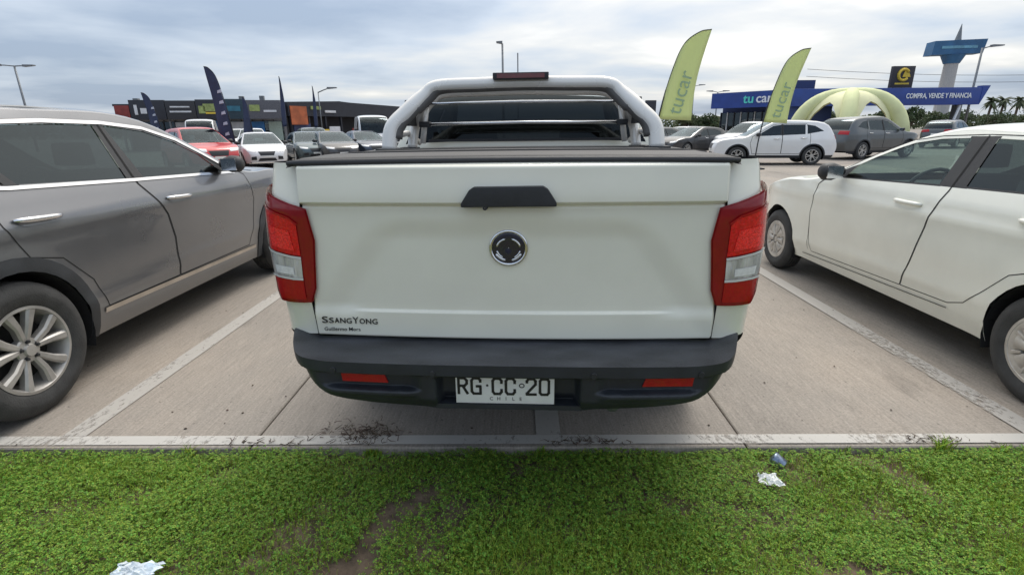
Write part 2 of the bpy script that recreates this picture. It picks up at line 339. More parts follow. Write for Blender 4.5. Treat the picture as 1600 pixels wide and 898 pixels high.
# ------------------------------------------------------------------ cars
def make_car(sp, name, label, cat, loc, rz, pmat, group=None):
    """sp: side outline S and centre outline C (12 keys: rear bottom, rear mid, rear deck, rear glass base, roof rear, roof mid,
    windscreen top, windscreen base, bonnet mid, bonnet nose, front mid, front bottom), section table, wheel arches, doors, windows."""
    root = empty(name, loc, rz, label, cat, group)
    step = sp.get('step', .06); wm = sp['w']/2; S, C = sp['S'], sp['C']; yr, yf = min(p[0] for p in S), max(p[0] for p in S)
    zt, it = np.array([a for a, b in sp['sec']]), np.array([b for a, b in sp['sec']])
    zz = np.linspace(zt[0], zt[-1], 160); ii = np.interp(zz, zt, it)
    ker = np.exp(-np.linspace(-2, 2, sp.get('soft', 13))**2); ker /= ker.sum(); pad = len(ker)//2
    ii = np.convolve(np.pad(ii, pad, mode='reflect', reflect_type='odd'), ker, 'valid')
    lr, cr_, lf, cf = sp.get('plan', (.7, .16, .9, .22))
    flare = sp.get('flare', .012); crease = sp.get('crease')
    def W(y, z):
        a = np.clip((yr+lr-y)/lr, 0, 1.3); b = np.clip((y-(yf-lf))/lf, 0, 1.3)
        o = wm - cr_*a**2.4 - cf*b**2.4 - np.interp(z, zz, ii)
        for (ay, az, ar) in sp['arches']:
            d = np.hypot(y-ay, z-az); o = o + flare*np.exp(-((d-ar)/.09)**2)
        if crease:
            for (y0, z0, y1, z1, amp, sg) in crease:
                zl = z0+(z1-z0)*np.clip((y-y0)/(y1-y0), -.2, 1.2); o = o + amp*np.exp(-((z-zl)/sg)**2)
        return o
    fn = lambda y, z: np.stack([W(y, z), y, z], -1)
    sub = sp.get('sub', 6)
    Ss = np.array(catmull(S, sub)); Cs = np.array(catmull(C, sub))
    # side silhouette with wheel arches
    bz = sp['bottom']; sil = [tuple(p) for p in Ss]
    bot = []
    for (ay, az, ar) in sorted(sp.get('sil_arches', sp['arches']), key=lambda q: -q[0]):
        hh = bz-az; th0 = math.asin(max(-1, min(1, hh/ar)))
        bot += [(ay+ar*math.cos(th), az+ar*math.sin(th)) for th in np.linspace(th0, math.pi-th0, 22)]
    sil_poly = sil + [(sil[-1][0]-.05, bz)] + bot + [(sil[0][0]+.05, bz)]
    polys = []
    for i, (k, p) in enumerate(sp['win']): polys.append((k if k != 'frame' else 'frame.%d' % i, p))
    for (k, p) in sp.get('trim', []): polys.append((k, p))
    arcs = []
    if sp.get('cladding'):
        cl = sp['cladding']
        for i, (ay, az, ar) in enumerate(sp['arches']):
            th = np.linspace(-.25, math.pi+.25, 26)
            ring = [(ay+(ar+cl)*math.cos(t), max(az+(ar+cl)*math.sin(t), bz)) for t in th] + [(ay+(ar-.005)*math.cos(t), max(az+(ar-.005)*math.sin(t), bz)) for t in th[::-1]]
            polys.append(('cladding.%d' % i, ring))
        polys.append(('cladding.9', [(yr-.1, bz-.1), (yf+.1, bz-.1), (yf+.1, sp['cladz']), (yr-.1, sp['cladz'])]))
    for (k, p) in sp['doors']: polys.append((k, p))
    polys.append(('body', sil_poly))
    res = regions(polys, step, sp.get('edge', step*.7))
    # drop anything outside the silhouette
    parts = {}
    for side in (1, -1):
        mir = side < 0
        for key, (pts, tris) in res.items():
            cen = pts[tris].mean(1); k = inpoly(cen, sil_poly)
            if not k.any(): continue
            tr = tris[k]; u, inv = np.unique(tr, return_inverse=True); pp, tt = pts[u], inv.reshape(-1, 3)
            base = key.split('.')[0]
            par = root
            if base.startswith('glass'):
                o = mapped('side_window', pp, tt, fn, sp.get('glassmat', {}).get(key, GLASSD), root, -.006, mir)
            elif base == 'frame': o = mapped('window_frame', pp, tt, fn, BLACK, root, -.001, mir)
            elif base == 'cladding': o = mapped('arch_cladding', pp, tt, fn, sp.get('cladmat', GREYPL), root, .006, mir)
            elif base.startswith('door'): o = mapped('door', pp, tt, fn, pmat, root, .0, mir); parts[(key, side)] = o
            else: o = mapped('body_side', pp, tt, fn, pmat, root, 0, mir)
        for (k, p) in sp['doors']:
            d = parts.get((k, side), root)
            ribbon('door_seam', p, sp.get('seam', .007), fn, SEAM, d, .0012, mir, closed=True)
        for ln in sp.get('seams', []): ribbon('panel_seam', ln, sp.get('seam', .007), fn, SEAM, root, .0012, mir)
        for (ln, wd, mm, nm) in sp.get('ribs', []): ribbon(nm, ln, wd, fn, mm, root, .007, mir)
        for (hy0, hy1, hz, dk) in sp.get('handles', []):
            d = parts.get((dk, side), root); ym = (hy0+hy1)/2; ys = np.linspace(hy0, hy1, 9); xs = W(ys, np.full(9, hz))
            rise = np.sin(np.linspace(0, math.pi, 9))**.5*.028
            pts = [((x+.004+r_)*side, y, hz+sp.get('hslope', 0)*(y-ym)) for x, y, r_ in zip(xs, ys, rise)]
            MB().tube(pts, [.010, .015, .017, .017, .017, .017, .017, .015, .010], 8, flat=.9).build('handle', sp.get('handlemat', CHROME), d, smooth=True)
            th = np.linspace(0, 2*math.pi, 20, endpoint=False)
            cup = [(ym+.13*math.cos(t)*1.0, hz-.008+.034*math.sin(t)) for t in th]
            r2 = regions([('c', cup)], .03)['c']; mapped('handle_recess', r2[0], r2[1], fn, sp.get('cupmat', pmat), d, .0015, mir)
    # centre strip
    nt_ = sp.get('nt', 25); tl = np.sin(np.linspace(-math.pi/2, math.pi/2, nt_)); pw = sp.get('pow', 2.6)
    Ws = W(Ss[:, 0], Ss[:, 1]); kk = 1-(1-np.abs(tl)**pw)**(1/pw)
    def sp_pt(i, t):
        i = np.asarray(i, float); t = np.asarray(t, float); idx = np.arange(len(Ss))
        g = lambda A: np.interp(i, idx, A); k = 1-(1-np.clip(np.abs(t), 0, 1)**pw)**(1/pw)
        return np.stack([t*g(Ws), g(Cs[:, 0])*(1-k)+g(Ss[:, 0])*k, g(Cs[:, 1])*(1-k)+g(Ss[:, 1])*k], -1)
    I, T = np.meshgrid(np.arange(len(Ss)), tl, indexing='ij'); G = sp_pt(I, T)
    dI = np.gradient(G, axis=0); dT = np.gradient(G, axis=1); NN = np.cross(dT, dI); NN /= np.linalg.norm(NN, axis=2)[..., None]+1e-9
    mid = G[len(Ss)//2, nt_//2]; 
    if NN[len(Ss)//2, nt_//2][2] < 0: NN = -NN
    def patch_grid(nm, i0, i1, j0, j1, m, off=0.):
        g = G[i0:i1+1, j0:j1+1] + NN[i0:i1+1, j0:j1+1]*off; a, b = g.shape[:2]; f = []
        for i in range(a-1):
            for j in range(b-1): f.append((i*b+j, i*b+j+1, (i+1)*b+j+1, (i+1)*b+j))
        v = g.reshape(-1, 3); nn = NN[i0:i1+1, j0:j1+1].reshape(-1, 3); q = f[len(f)//2]
        if np.dot(np.cross(v[q[1]]-v[q[0]], v[q[2]]-v[q[0]]), nn[q[0]]) < 0: f = [x[::-1] for x in f]
        return mk(nm, v, f, m, root, normals=nn)
    segs = [('rear_bumper', 0, 2, 0), ('tailgate', 2, 3, 0), ('rear_window', 3, 4, 1), ('roof', 4, 6, 0), ('windscreen', 6, 7, 1), ('bonnet', 7, 9, 0), ('front_bumper', 9, 11, 0)]
    if sp.get('segs'): segs = sp['segs']
    for nm, a, b, gl in segs:
        i0, i1 = a*sub, b*sub
        if gl:
            jm = max(1, int(nt_*.12)); patch_grid(nm, i0, i1, jm, nt_-1-jm, sp.get('glassmat', {}).get(nm, GLASS if nm == 'windscreen' else GLASSD), -.004)
            patch_grid('pillar', i0, i1, 0, jm, pmat); patch_grid('pillar', i0, i1, nt_-1-jm, nt_-1, pmat)
        else: patch_grid(nm, i0, i1, 0, nt_-1, sp.get('segmat', {}).get(nm, pmat))
    def patch(nm, quad, m, off=.008, par=None, nu=8, nv=6, both=False):
        """quad: four (key index, t) corners on the strip"""
        for sg in ((1, -1) if both else (1,)):
            q = np.array(quad, float); u, v = np.meshgrid(np.linspace(0, 1, nu), np.linspace(0, 1, nv), indexing='ij')
            P = ((1-u)*(1-v))[..., None]*q[0] + (u*(1-v))[..., None]*q[1] + (u*v)[..., None]*q[2] + ((1-u)*v)[..., None]*q[3]
            X = sp_pt(P[..., 0]*sub, P[..., 1]*sg); du = np.gradient(X, axis=0); dv = np.gradient(X, axis=1); n_ = np.cross(du, dv); n_ /= np.linalg.norm(n_, axis=2)[..., None]+1e-9
            cen = np.array([0, 0, .6]); 
            if (n_*(X-cen)).sum() < 0: n_ = -n_
            top = X+n_*off; bt = X-n_*.02; vv = np.vstack([top.reshape(-1, 3), bt.reshape(-1, 3)]); nn_ = nu*nv; f = []
            for i in range(nu-1):
                for j in range(nv-1): f.append((i*nv+j, i*nv+j+1, (i+1)*nv+j+1, (i+1)*nv+j))
            rim = [(i, 0) for i in range(nu)] + [(nu-1, j) for j in range(1, nv)] + [(i, nv-1) for i in range(nu-2, -1, -1)] + [(0, j) for j in range(nv-2, 0, -1)]
            rid = [i*nv+j for i, j in rim]
            for a, b in zip(rid, rid[1:]+rid[:1]): f.append((a, b, b+nn_, a+nn_))
            MB().add(vv, f).build(nm, m, par or root, smooth='auto')
    for p_ in sp.get('patches', []): patch(p_[0], p_[1], p_[2], both=p_[3], off=p_[4] if len(p_) > 4 else .008)
    # mirrors
    my, mz = sp['mirror']
    for side in (1, -1):
        x0 = float(W(np.array([my]), np.array([mz]))[0])
        mb = MB(); rings = []
        for (dx, hw, hz, yy) in ((.015, .03, .03, 0), (.06, .07, .055, .01), (.12, .085, .075, .0), (.19, .08, .07, -.01), (.225, .05, .045, -.02)):
            rings.append([(side*(x0+dx), my+yy+hw*math.cos(t)*.9, mz+.03+hz*math.sin(t)) for t in np.linspace(0, 2*math.pi, 14, endpoint=False)])
        v = [q for r_ in rings for q in r_]; f = [(i*14+k, i*14+(k+1) % 14, (i+1)*14+(k+1) % 14, (i+1)*14+k) for i in range(4) for k in range(14)]+[tuple(range(14)), tuple(range(56, 70))]
        mo = mb.add(v, f).build('wing_mirror', sp.get('mirrormat', pmat), root, smooth=True)
        MB().prism([(side*(x0+.07), mz-.02), (side*(x0+.2), mz-.02), (side*(x0+.2), mz+.08), (side*(x0+.07), mz+.08)], my-.078, my-.088, 'y').build('mirror_glass', CHROME, mo)
    # wheels and wells
    wr, ww, rr, style = sp['wheel']
    for i, (ay, az, ar) in enumerate(sp['arches']):
        for side in (1, -1):
            x = float(W(np.array([ay]), np.array([az+ar]))[0]) - ww/2 - sp.get('tuck', .012)
            wheel(root, (side*x, ay, wr), side, wr, ww, rr, style, sp.get('rimmat'), sp.get('wn', 40))
            th = np.linspace(-.35, math.pi+.35, 18); xa, xb = x+ww/2-.02, x-ww/2-.10
            v = [(side*q, ay+(ar+.004)*math.cos(t), az+(ar+.004)*math.sin(t)) for q in (xa, xb) for t in th]; f = [(k, k+1, k+19, k+18) for k in range(17)] + [tuple(range(18, 36))]
            MB().add(v, f).build('wheel_well', DARK, root)
    ax = [a[0] for a in sp['arches']]; ra, fa = min(ax), max(ax); ar = sp['arches'][0][2]
    MB().box(-wm+.34, wm-.34, yr+.25, yf-.3, bz+.02, .5).box(-wm+.09, wm-.09, ra+ar+.02, fa-ar-.02, bz+.015, .42).build('underbody', DARK, root)
    # cabin
    cz = sp.get('floor', .42); bl = sp['belt']; s0, s1 = sp['seats']
    box('cabin_floor', -wm+.10, wm-.10, Ss[:, 0].min()+.5, S[7][0], cz, cz+.03, DARK, root)
    for yy in (s0, s1):
        for sx in (-.37, .37):
            st = box('seat', sx-.25, sx+.25, yy-.1, yy+.42, cz+.1, cz+.28, SEAT, root, bevel=.04)
            MB().prism([(yy-.12, cz+.2), (yy+.06, cz+.2), (yy-.10, bl+.10), (yy-.22, bl+.10)], sx-.23, sx+.23).build('seat_back', SEAT, st, smooth='auto', bevel=.035)
            MB().prism([(yy-.22, bl+.14), (yy-.12, bl+.14), (yy-.14, bl+.30), (yy-.21, bl+.30)], sx-.12, sx+.12).build('headrest', SEAT, st, smooth='auto', bevel=.03)
    dy = S[7][0]-.12
    MB().prism([(dy+.1, bl-.35), (dy-.45, bl-.30), (dy-.42, bl-.10), (dy-.1, bl-.03), (dy+.1, bl-.06)], -wm+.14, wm-.14).build('dashboard', SEAT, root, smooth='auto', bevel=.02)
    sw = MB().tube([(-.37+.19*math.cos(t), dy-.52-.07*math.sin(t), bl-.08+.18*math.sin(t)) for t in np.linspace(0, 2*math.pi, 20, endpoint=False)], .016, 8, closed=True)
    sw.tube([(-.37, dy-.52, bl-.08), (-.37, dy-.35, bl-.18)], .03, 8).tube([(-.55, dy-.52, bl-.08), (-.19, dy-.52, bl-.08)], .018, 6)
    sw.build('steering_wheel', BLACK, root, smooth=True)
    return root, W, fn

# ------------------------------------------------------------------ ground
def concrete(name, col, bscale=1.):
    m = bpy.data.materials.new(name); m.use_nodes = True; t = m.node_tree; L = t.links.new; b = t.nodes['Principled BSDF']; b.inputs['Roughness'].default_value = .85; b.inputs['Specular IOR Level'].default_value = .25
    g = N(t, 'ShaderNodeNewGeometry')
    def noise(scale, detail, st=(1, 1, 1), rough=.6, rot=0):
        mp = N(t, 'ShaderNodeMapping'); mp.inputs['Scale'].default_value = st; mp.inputs['Rotation'].default_value = (0, 0, rot); L(g.outputs['Position'], mp.inputs[0])
        n = N(t, 'ShaderNodeTexNoise'); n.inputs['Scale'].default_value = scale; n.inputs['Detail'].default_value = detail; n.inputs['Roughness'].default_value = rough; L(mp.outputs[0], n.inputs['Vector']); return n.outputs['Fac']
    def rng(v, a, b_, c, d):
        r_ = N(t, 'ShaderNodeMapRange'); L(v, r_.inputs[0])
        for i, q in enumerate((a, b_, c, d)): r_.inputs[i+1].default_value = q
        return r_.outputs[0]
    def mul(a, c):
        n = N(t, 'ShaderNodeMath', operation='MULTIPLY'); L(a, n.inputs[0]); L(c, n.inputs[1]); return n.outputs[0]
    broom = noise(5.5, 5, (14, .8, 1), .75, R(5)); blotch = noise(.9, 7, (1, .6, 1)); fine = noise(90, 3); stain = noise(2.3, 6, (1.6, .5, 1), .7); speck = noise(34, 2)
    k = mul(rng(broom, .3, .7, .79, 1.15), mul(rng(blotch, .3, .7, .84, 1.13), mul(rng(fine, .3, .7, .82, 1.17), mul(rng(stain, .58, .78, 1.0, .62), rng(speck, .66, .74, 1., .55)))))
    sc = N(t, 'ShaderNodeVectorMath', operation='SCALE'); sc.inputs[0].default_value = col; L(k, sc.inputs['Scale'])
    hue = N(t, 'ShaderNodeMix', data_type='RGBA', blend_type='MULTIPLY'); L(rng(blotch, .4, .7, 0, .55), hue.inputs['Factor']); L(sc.outputs[0], hue.inputs['A']); hue.inputs['B'].default_value = (1., .93, .86, 1)
    L(hue.outputs['Result'], b.inputs['Base Color'])
    bp = N(t, 'ShaderNodeBump'); bp.inputs['Strength'].default_value = .35; bp.inputs['Distance'].default_value = .006; L(broom, bp.inputs['Height']); L(bp.outputs[0], b.inputs['Normal'])
    return m
CONC = concrete('broomed_concrete', (.310, .278, .243)); CONC2 = concrete('kerb_concrete', (.33, .30, .27)); CONCF = concrete('far_lot_concrete', (.25, .226, .205))
SOIL = mat('soil', (.13, .092, .062), .95, noise=.45, nscale=16, bump=.8, bscale=50)
EDGE = 2.150                                        # y of the concrete edge
def sheet(name, x0, x1, y0, y1, z, m, nx=1, ny=1):
    xs, ys = np.linspace(x0, x1, nx+1), np.linspace(y0, y1, ny+1); v = [(x, y, z) for y in ys for x in xs]
    f = [(j*(nx+1)+i, j*(nx+1)+i+1, (j+1)*(nx+1)+i+1, (j+1)*(nx+1)+i) for j in range(ny) for i in range(nx)]
    return mk(name, v, f, m)
tag(sheet('ground', -900, 900, -500, 1400, -.10, mat('far_earth', (.16, .15, .12), .95, noise=.3, nscale=.05)), kind='structure')
lot = tag(sheet('parking_lot', -120, 120, EDGE+.02, 130, -.016, CONCF), kind='structure')
# slabs with open joints, children of the lot
JX = [-1.334 + 2.428*k for k in range(-5, 7)]; JY = [EDGE, 6.6, 11.2, 15.8, 20.4]
for j in range(len(JY)-1):
    for i in range(len(JX)-1):
        g = .005
        x0, x1, y0, y1 = JX[i]+g, JX[i+1]-g, JY[j]+(0 if j == 0 else g), JY[j+1]-g; dz = random.uniform(-.0025, .0015); b = .006
        v = [(x0, y0, -.12), (x1, y0, -.12), (x1, y1, -.12), (x0, y1, -.12), (x0, y0, -b+dz), (x1, y0, -b+dz), (x1, y1, -b+dz), (x0, y1, -b+dz), (x0+b, y0+b, dz), (x1-b, y0+b, dz), (x1-b, y1-b, dz), (x0+b, y1-b, dz)]
        f = [(8, 9, 10, 11)] + [(k, (k+1) % 4, (k+1) % 4+4, k+4) for k in range(4)] + [(k+4, (k+1) % 4+4, (k+1) % 4+8, k+8) for k in range(4)]
        mk('slab', v, f, CONC, lot)
def worn_paint(name, col, wear):
    m = bpy.data.materials.new(name); m.use_nodes = True; t = m.node_tree; L = t.links.new; b = t.nodes['Principled BSDF']; o = t.nodes['Material Output']
    b.inputs['Base Color'].default_value = (*col, 1); b.inputs['Roughness'].default_value = .8
    g = N(t, 'ShaderNodeNewGeometry'); mp = N(t, 'ShaderNodeMapping'); mp.inputs['Scale'].default_value = (1, .5, 1); L(g.outputs['Position'], mp.inputs[0])
    n = N(t, 'ShaderNodeTexNoise'); n.inputs['Scale'].default_value = 48; n.inputs['Detail'].default_value = 7; n.inputs['Roughness'].default_value = .75; L(mp.outputs[0], n.inputs['Vector'])
    n2 = N(t, 'ShaderNodeTexNoise'); n2.inputs['Scale'].default_value = 2.2; n2.inputs['Detail'].default_value = 4; L(mp.outputs[0], n2.inputs['Vector'])
    ad = N(t, 'ShaderNodeMath', operation='ADD'); L(n.outputs['Fac'], ad.inputs[0]); L(n2.outputs['Fac'], ad.inputs[1])
    r_ = N(t, 'ShaderNodeMapRange'); L(ad.outputs[0], r_.inputs[0]); r_.inputs[1].default_value = wear-.07; r_.inputs[2].default_value = wear+.10; r_.inputs[3].default_value = 0.12; r_.inputs[4].default_value = .92
    tr = N(t, 'ShaderNodeBsdfTransparent'); mx = N(t, 'ShaderNodeMixShader'); L(r_.outputs[0], mx.inputs[0]); L(tr.outputs[0], mx.inputs[1]); L(b.outputs[0], mx.inputs[2]); L(mx.outputs[0], o.inputs[0])
    return m
WLINE = worn_paint('worn_white_paint', (.43, .405, .37), .84); KLINE = worn_paint('kerb_white_paint', (.50, .48, .445), .84)
X0, SW = .139, 2.428
for k in range(-4, 6):
    o = sheet('stall_line', X0+SW*k-.062, X0+SW*k+.062, EDGE+.10, 7.1, .0045, WLINE); o.parent = lot
o = sheet('edge_line', -13, 13, EDGE+.022, EDGE+.098, .0045, KLINE); o.parent = lot
o = sheet('stall_end_line', -13, 13, 13.0, 13.12, .0045, WLINE); o.parent = lot
verge = tag(sheet('verge_soil', -40, 40, -6, EDGE+.01, -.045, SOIL), kind='structure')
tag(sheet('road', -200, 200, -60, -6, -.06, mat('asphalt', (.055, .055, .057), .9, noise=.2, nscale=3, bump=.2)), kind='structure')

# ------------------------------------------------------------------ grass and clover on the verge
BARE = [(-.53, 1.66, .055, .27, 23), (-.62, 1.44, .06, .09, 20), (-.29, 1.68, .055, .12, 24), (1.70, 1.96, .07, .16, -25), (1.16, 1.45, .12, .04, 0), (-.10, 1.74, .035, .11, 20), (1.03, 1.72, .14, .04, 10), (1.42, 1.72, .12, .05, 25), (.06, 1.70, .03, .10, 15), (1.2, 2.05, .12, .035, 0), (2.3, 1.9, .12, .05, -20)]
def smooth_noise(x, y, sc, seed):
    r_ = np.random.default_rng(seed); g = r_.random((64, 64)); u = (x*sc) % 64; v = (y*sc) % 64; i = u.astype(int) % 64; j = v.astype(int) % 64; a = u-np.floor(u); b = v-np.floor(v)
    a = a*a*(3-2*a); b = b*b*(3-2*b); i1 = (i+1) % 64; j1 = (j+1) % 64
    return g[i, j]*(1-a)*(1-b)+g[i1, j]*a*(1-b)+g[i, j1]*(1-a)*b+g[i1, j1]*a*b
def cover(x0, y0):
    d = np.ones_like(x0); x = x0+.10*(smooth_noise(x0+50, y0+50, 9, 31)-.5)+.05*(smooth_noise(x0+50, y0+50, 27, 33)-.5); y = y0+.10*(smooth_noise(x0+50, y0+50, 9, 32)-.5)+.05*(smooth_noise(x0+50, y0+50, 27, 34)-.5)
    for i_, (cx, cy, rx, ry, an) in enumerate(BARE):
        wt = 1.7 if i_ in (0, 1) else .95 if i_ < 5 else .65
        a = R(an); u = (x-cx)*math.cos(a)+(y-cy)*-math.sin(a)*-1*-1; u = (x-cx)*math.cos(a)-(y-cy)*math.sin(a); v = (x-cx)*math.sin(a)+(y-cy)*math.cos(a)
        d *= 1-np.clip(wt*np.exp(-((u/rx)**2+(v/ry)**2)*.9), 0, .92)
    n = smooth_noise(x+50, y+50, 5, 3)*.6+smooth_noise(x+50, y+50, 13, 4)*.4
    return d*np.clip(.34+1.6*(n-.25), .14, 1)
def scatter(n, x0, x1, y0, y1):
    x = RNG.uniform(x0, x1, n); y = RNG.uniform(y0, y1, n); k = RNG.random(n) < cover(x, y); return x[k], y[k]
def fast_mesh(name, V, F, m):
    me = bpy.data.meshes.new(name); nv, nf = len(V), len(F); me.vertices.add(nv); me.vertices.foreach_set('co', V.astype(np.float32).ravel())
    k = F.shape[1]; me.loops.add(nf*k); me.loops.foreach_set('vertex_index', F.astype(np.int32).ravel()); me.polygons.add(nf); me.polygons.foreach_set('loop_start', np.arange(0, nf*k, k, dtype=np.int32))
    me.update(calc_edges=True); me.polygons.foreach_set('use_smooth', np.ones(nf, bool)); me.materials.append(m); return link(bpy.data.objects.new(name, me))
def leafmat(name, col, trans, isl=1., rough=.6):
    m = mat(name, col, rough, island=isl, spec=.3); t = m.node_tree; L = t.links.new; b = t.nodes['Principled BSDF']; o = t.nodes['Material Output']
    tl = N(t, 'ShaderNodeBsdfTranslucent'); src = [l.from_socket for l in t.links if l.to_socket == b.inputs['Base Color']][0]; L(src, tl.inputs[0])
    mx = N(t, 'ShaderNodeMixShader'); mx.inputs[0].default_value = trans; L(b.outputs[0], mx.inputs[1]); L(tl.outputs[0], mx.inputs[2]); L(mx.outputs[0], o.inputs[0]); return m
GRASSM = leafmat('grass_blade', (.235, .360, .046), .38, .9); CLOVERM = leafmat('clover_leaf', (.172, .310, .042), .35, 1.0); DRYM = leafmat('dry_blade', (.26, .19, .10), .2, .8)
def blades(name, x, y, hmin, hmax, wd, m, z0=-.045, lean=.7):
    n = len(x); h = RNG.uniform(hmin, hmax, n)*(.6+.8*smooth_noise(x+50, y+50, 3, 9))*(.45+.55*np.clip((EDGE-y)/.2, 0, 1) if z0 < -.041 else 1); a = RNG.uniform(0, 2*np.pi, n); ln = RNG.uniform(.1, lean, n)*h; b = a+RNG.normal(0, .5, n)+np.pi/2
    dx, dy = np.cos(b)*ln, np.sin(b)*ln; wx, wy = np.cos(a)*wd/2, np.sin(a)*wd/2; s = RNG.uniform(.7, 1.3, n); wx *= s; wy *= s
    P = lambda fx, fz, k: np.stack([x+dx*fx+wx*k, y+dy*fx+wy*k, z0+h*fz], 1)
    V = np.stack([P(0, 0, -1), P(0, 0, 1), P(.3, .6, .8), P(.3, .6, -.8), P(1, 1-.25*ln/h, .12), P(1, 1-.25*ln/h, -.12)], 1).reshape(-1, 3)
    i = np.arange(n)[:, None]*6; F = np.concatenate([i+[0, 1, 2, 3], i+[3, 2, 4, 5]], 0)
    return fast_mesh(name, V, F, m)
def clover(name, x, y, m, smin=.0028, smax=.0056, z0=-.045, h0=.012, h1=.05):
    n = len(x); h = RNG.uniform(h0, h1, n)*(.5+1.0*smooth_noise(x+50, y+50, 4, 5)); s = RNG.uniform(smin, smax, n); a0 = RNG.uniform(0, 2*np.pi, n); tx, ty = RNG.normal(0, .35, n), RNG.normal(0, .35, n); V = []; 
    for k in range(3):
        a = a0+k*2*np.pi/3; ca, sa = np.cos(a), np.sin(a)
        for (u, v) in ((.1, 0), (1.0, -.75), (1.75, 0), (1.0, .75)):
            ex = s*(u*ca-v*sa); ey = s*(u*sa+v*ca); V.append(np.stack([x+ex, y+ey, z0+h+ex*tx+ey*ty+(.25*s*abs(v))], 1))
    V = np.stack(V, 1).reshape(-1, 3); i = np.arange(n)[:, None]*12; F = np.concatenate([i+[0, 1, 2, 3], i+[4, 5, 6, 7], i+[8, 9, 10, 11]], 0)
    return fast_mesh(name, V, F, m)
def tuftmask(x, y, lo, hi): n = smooth_noise(x+50, y+50, 2.1, 12); return RNG.random(len(x)) < np.clip((n-lo)/(hi-lo), .08, 1)
YT = EDGE-.012
x, y = scatter(250000, -3.4, 3.4, .95, YT); k = ~tuftmask(x, y, .35, .8) | (RNG.random(len(x)) < .5); tag(clover('clover_cover', x[k], y[k], CLOVERM), 'low green clover and weed leaves carpeting the verge', 'clover', kind='stuff')
x, y = scatter(190000, -3.4, 3.4, .95, YT); k = tuftmask(x, y, .25, .7); tag(blades('grass', x[k], y[k], .02, .055, .0026, GRASSM), 'short green grass growing on the verge beside the car park', 'grass', kind='stuff')
x, y = scatter(9000, -3.6, 3.6, .75, YT); tag(blades('dry_grass', x, y, .01, .04, .003, DRYM, lean=2.0), 'dry straw coloured blades among the verge grass', 'dry grass', kind='stuff')
x, y = scatter(60000, -3.4, 3.4, .95, YT-.03); k = smooth_noise(x+50, y+50, 1.4, 41) > .56; tag(blades('tall_grass', x[k], y[k], .035, .07, .0026, GRASSM, lean=.9), 'longer grass tufts standing above the clover on the verge', 'grass', kind='stuff')
x = RNG.uniform(-25, 25, 60000); y = RNG.uniform(-5.5, YT, 60000); k = (np.abs(x) > 3.35) | (y < 1.0); tag(blades('far_grass', x[k], y[k], .05, .11, .02, GRASSM), 'green grass on the verge further along the kerb', 'grass', kind='stuff')
for i, (wx, n_, hh) in enumerate([(-1.62, 26, .07), (-1.22, 14, .05), (-.72, 70, .06), (-.18, 18, .06), (.10, 30, .07), (.62, 16, .06), (2.02, 70, .09), (2.3, 60, .07), (1.55, 12, .05)]):
    x = wx+np.clip(RNG.normal(0, .022, n_), -.035, .035); y = EDGE-.004+np.abs(RNG.normal(0, .012, n_))*-1
    tag(blades('edge_weed', x, y, hh*.5, hh*1.0, .006, GRASSM, z0=-.04, lean=.8), ['thin weed tuft at the slab edge, leftmost of the row', 'small weed at slab edge below the grey car sill', 'weed tuft at slab edge under the dry twig litter', 'weed at slab edge left of the number plate', 'weed tuft at slab edge just left of the middle stall line', 'weed at slab edge right of the middle stall line', 'weed tuft at slab edge near the right stall line', 'yellowish weed tuft at slab edge, rightmost of the row', 'small weed at slab edge right of the white litter'][i], 'weed', 'weeds along the slab edge')
# dry twigs and crumbs lying on the concrete
def litter_twigs(name, cx, cy, n_, sx, sy, m, label, z=.004, h=.05):
    mb = MB()
    for _ in range(n_):
        x, y = cx+random.gauss(0, sx), max(cy+random.gauss(0, sy), EDGE+.01); a = random.uniform(0, 6.28); l = random.uniform(.01, .055); zz = z+abs(random.gauss(0, h*.3)); dz = random.uniform(-.3, .9)*l*.4
        mb.tube([(x, y, zz), (x+l*.5*math.cos(a), y+l*.5*math.sin(a), zz+dz*.7+.003), (x+l*math.cos(a+.4), y+l*math.sin(a+.4), max(z, zz+dz))], [.0022, .0018, .0008], 4)
    tag(mb.build(name, m), label, 'twigs', kind='stuff')
TWIG = mat('dry_twig', (.085, .06, .042), .9, island=.8)
litter_twigs('dry_twigs', -.80, EDGE+.10, 170, .10, .05, TWIG, 'pile of dry brown twigs and leaf crumbs on the slab edge', h=.045)
litter_twigs('leaf_crumbs', .32, EDGE+.035, 50, .10, .012, TWIG, 'dark leaf crumbs in the edge line below the number plate', h=.01)
litter_twigs('leaf_crumbs', 2.05, EDGE+.045, 40, .09, .012, TWIG, 'dark leaf crumbs in the edge line at the right stall', h=.01)
litter_twigs('leaf_crumbs', -1.25, EDGE+.03, 30, .10, .012, TWIG, 'dark leaf crumbs in the edge line by the left joint', h=.01)
mb = MB()
for _ in range(170):
    x, y = random.uniform(-3.5, 3.5), random.uniform(EDGE+.02, 5.5); s = random.uniform(.002, .008)
    mb.add([(x+s*random.uniform(.5, 1.4)*math.cos(a), y+s*random.uniform(.5, 1.4)*math.sin(a), .003) for a in (0, 1.2, 2.5, 3.7, 5)]+[(x, y, .003+s*.7)], [(i, (i+1) % 5, 5) for i in range(5)])
tag(mb.build('gravel_crumbs', TWIG), 'small dark crumbs scattered over the concrete', 'crumbs', kind='stuff')

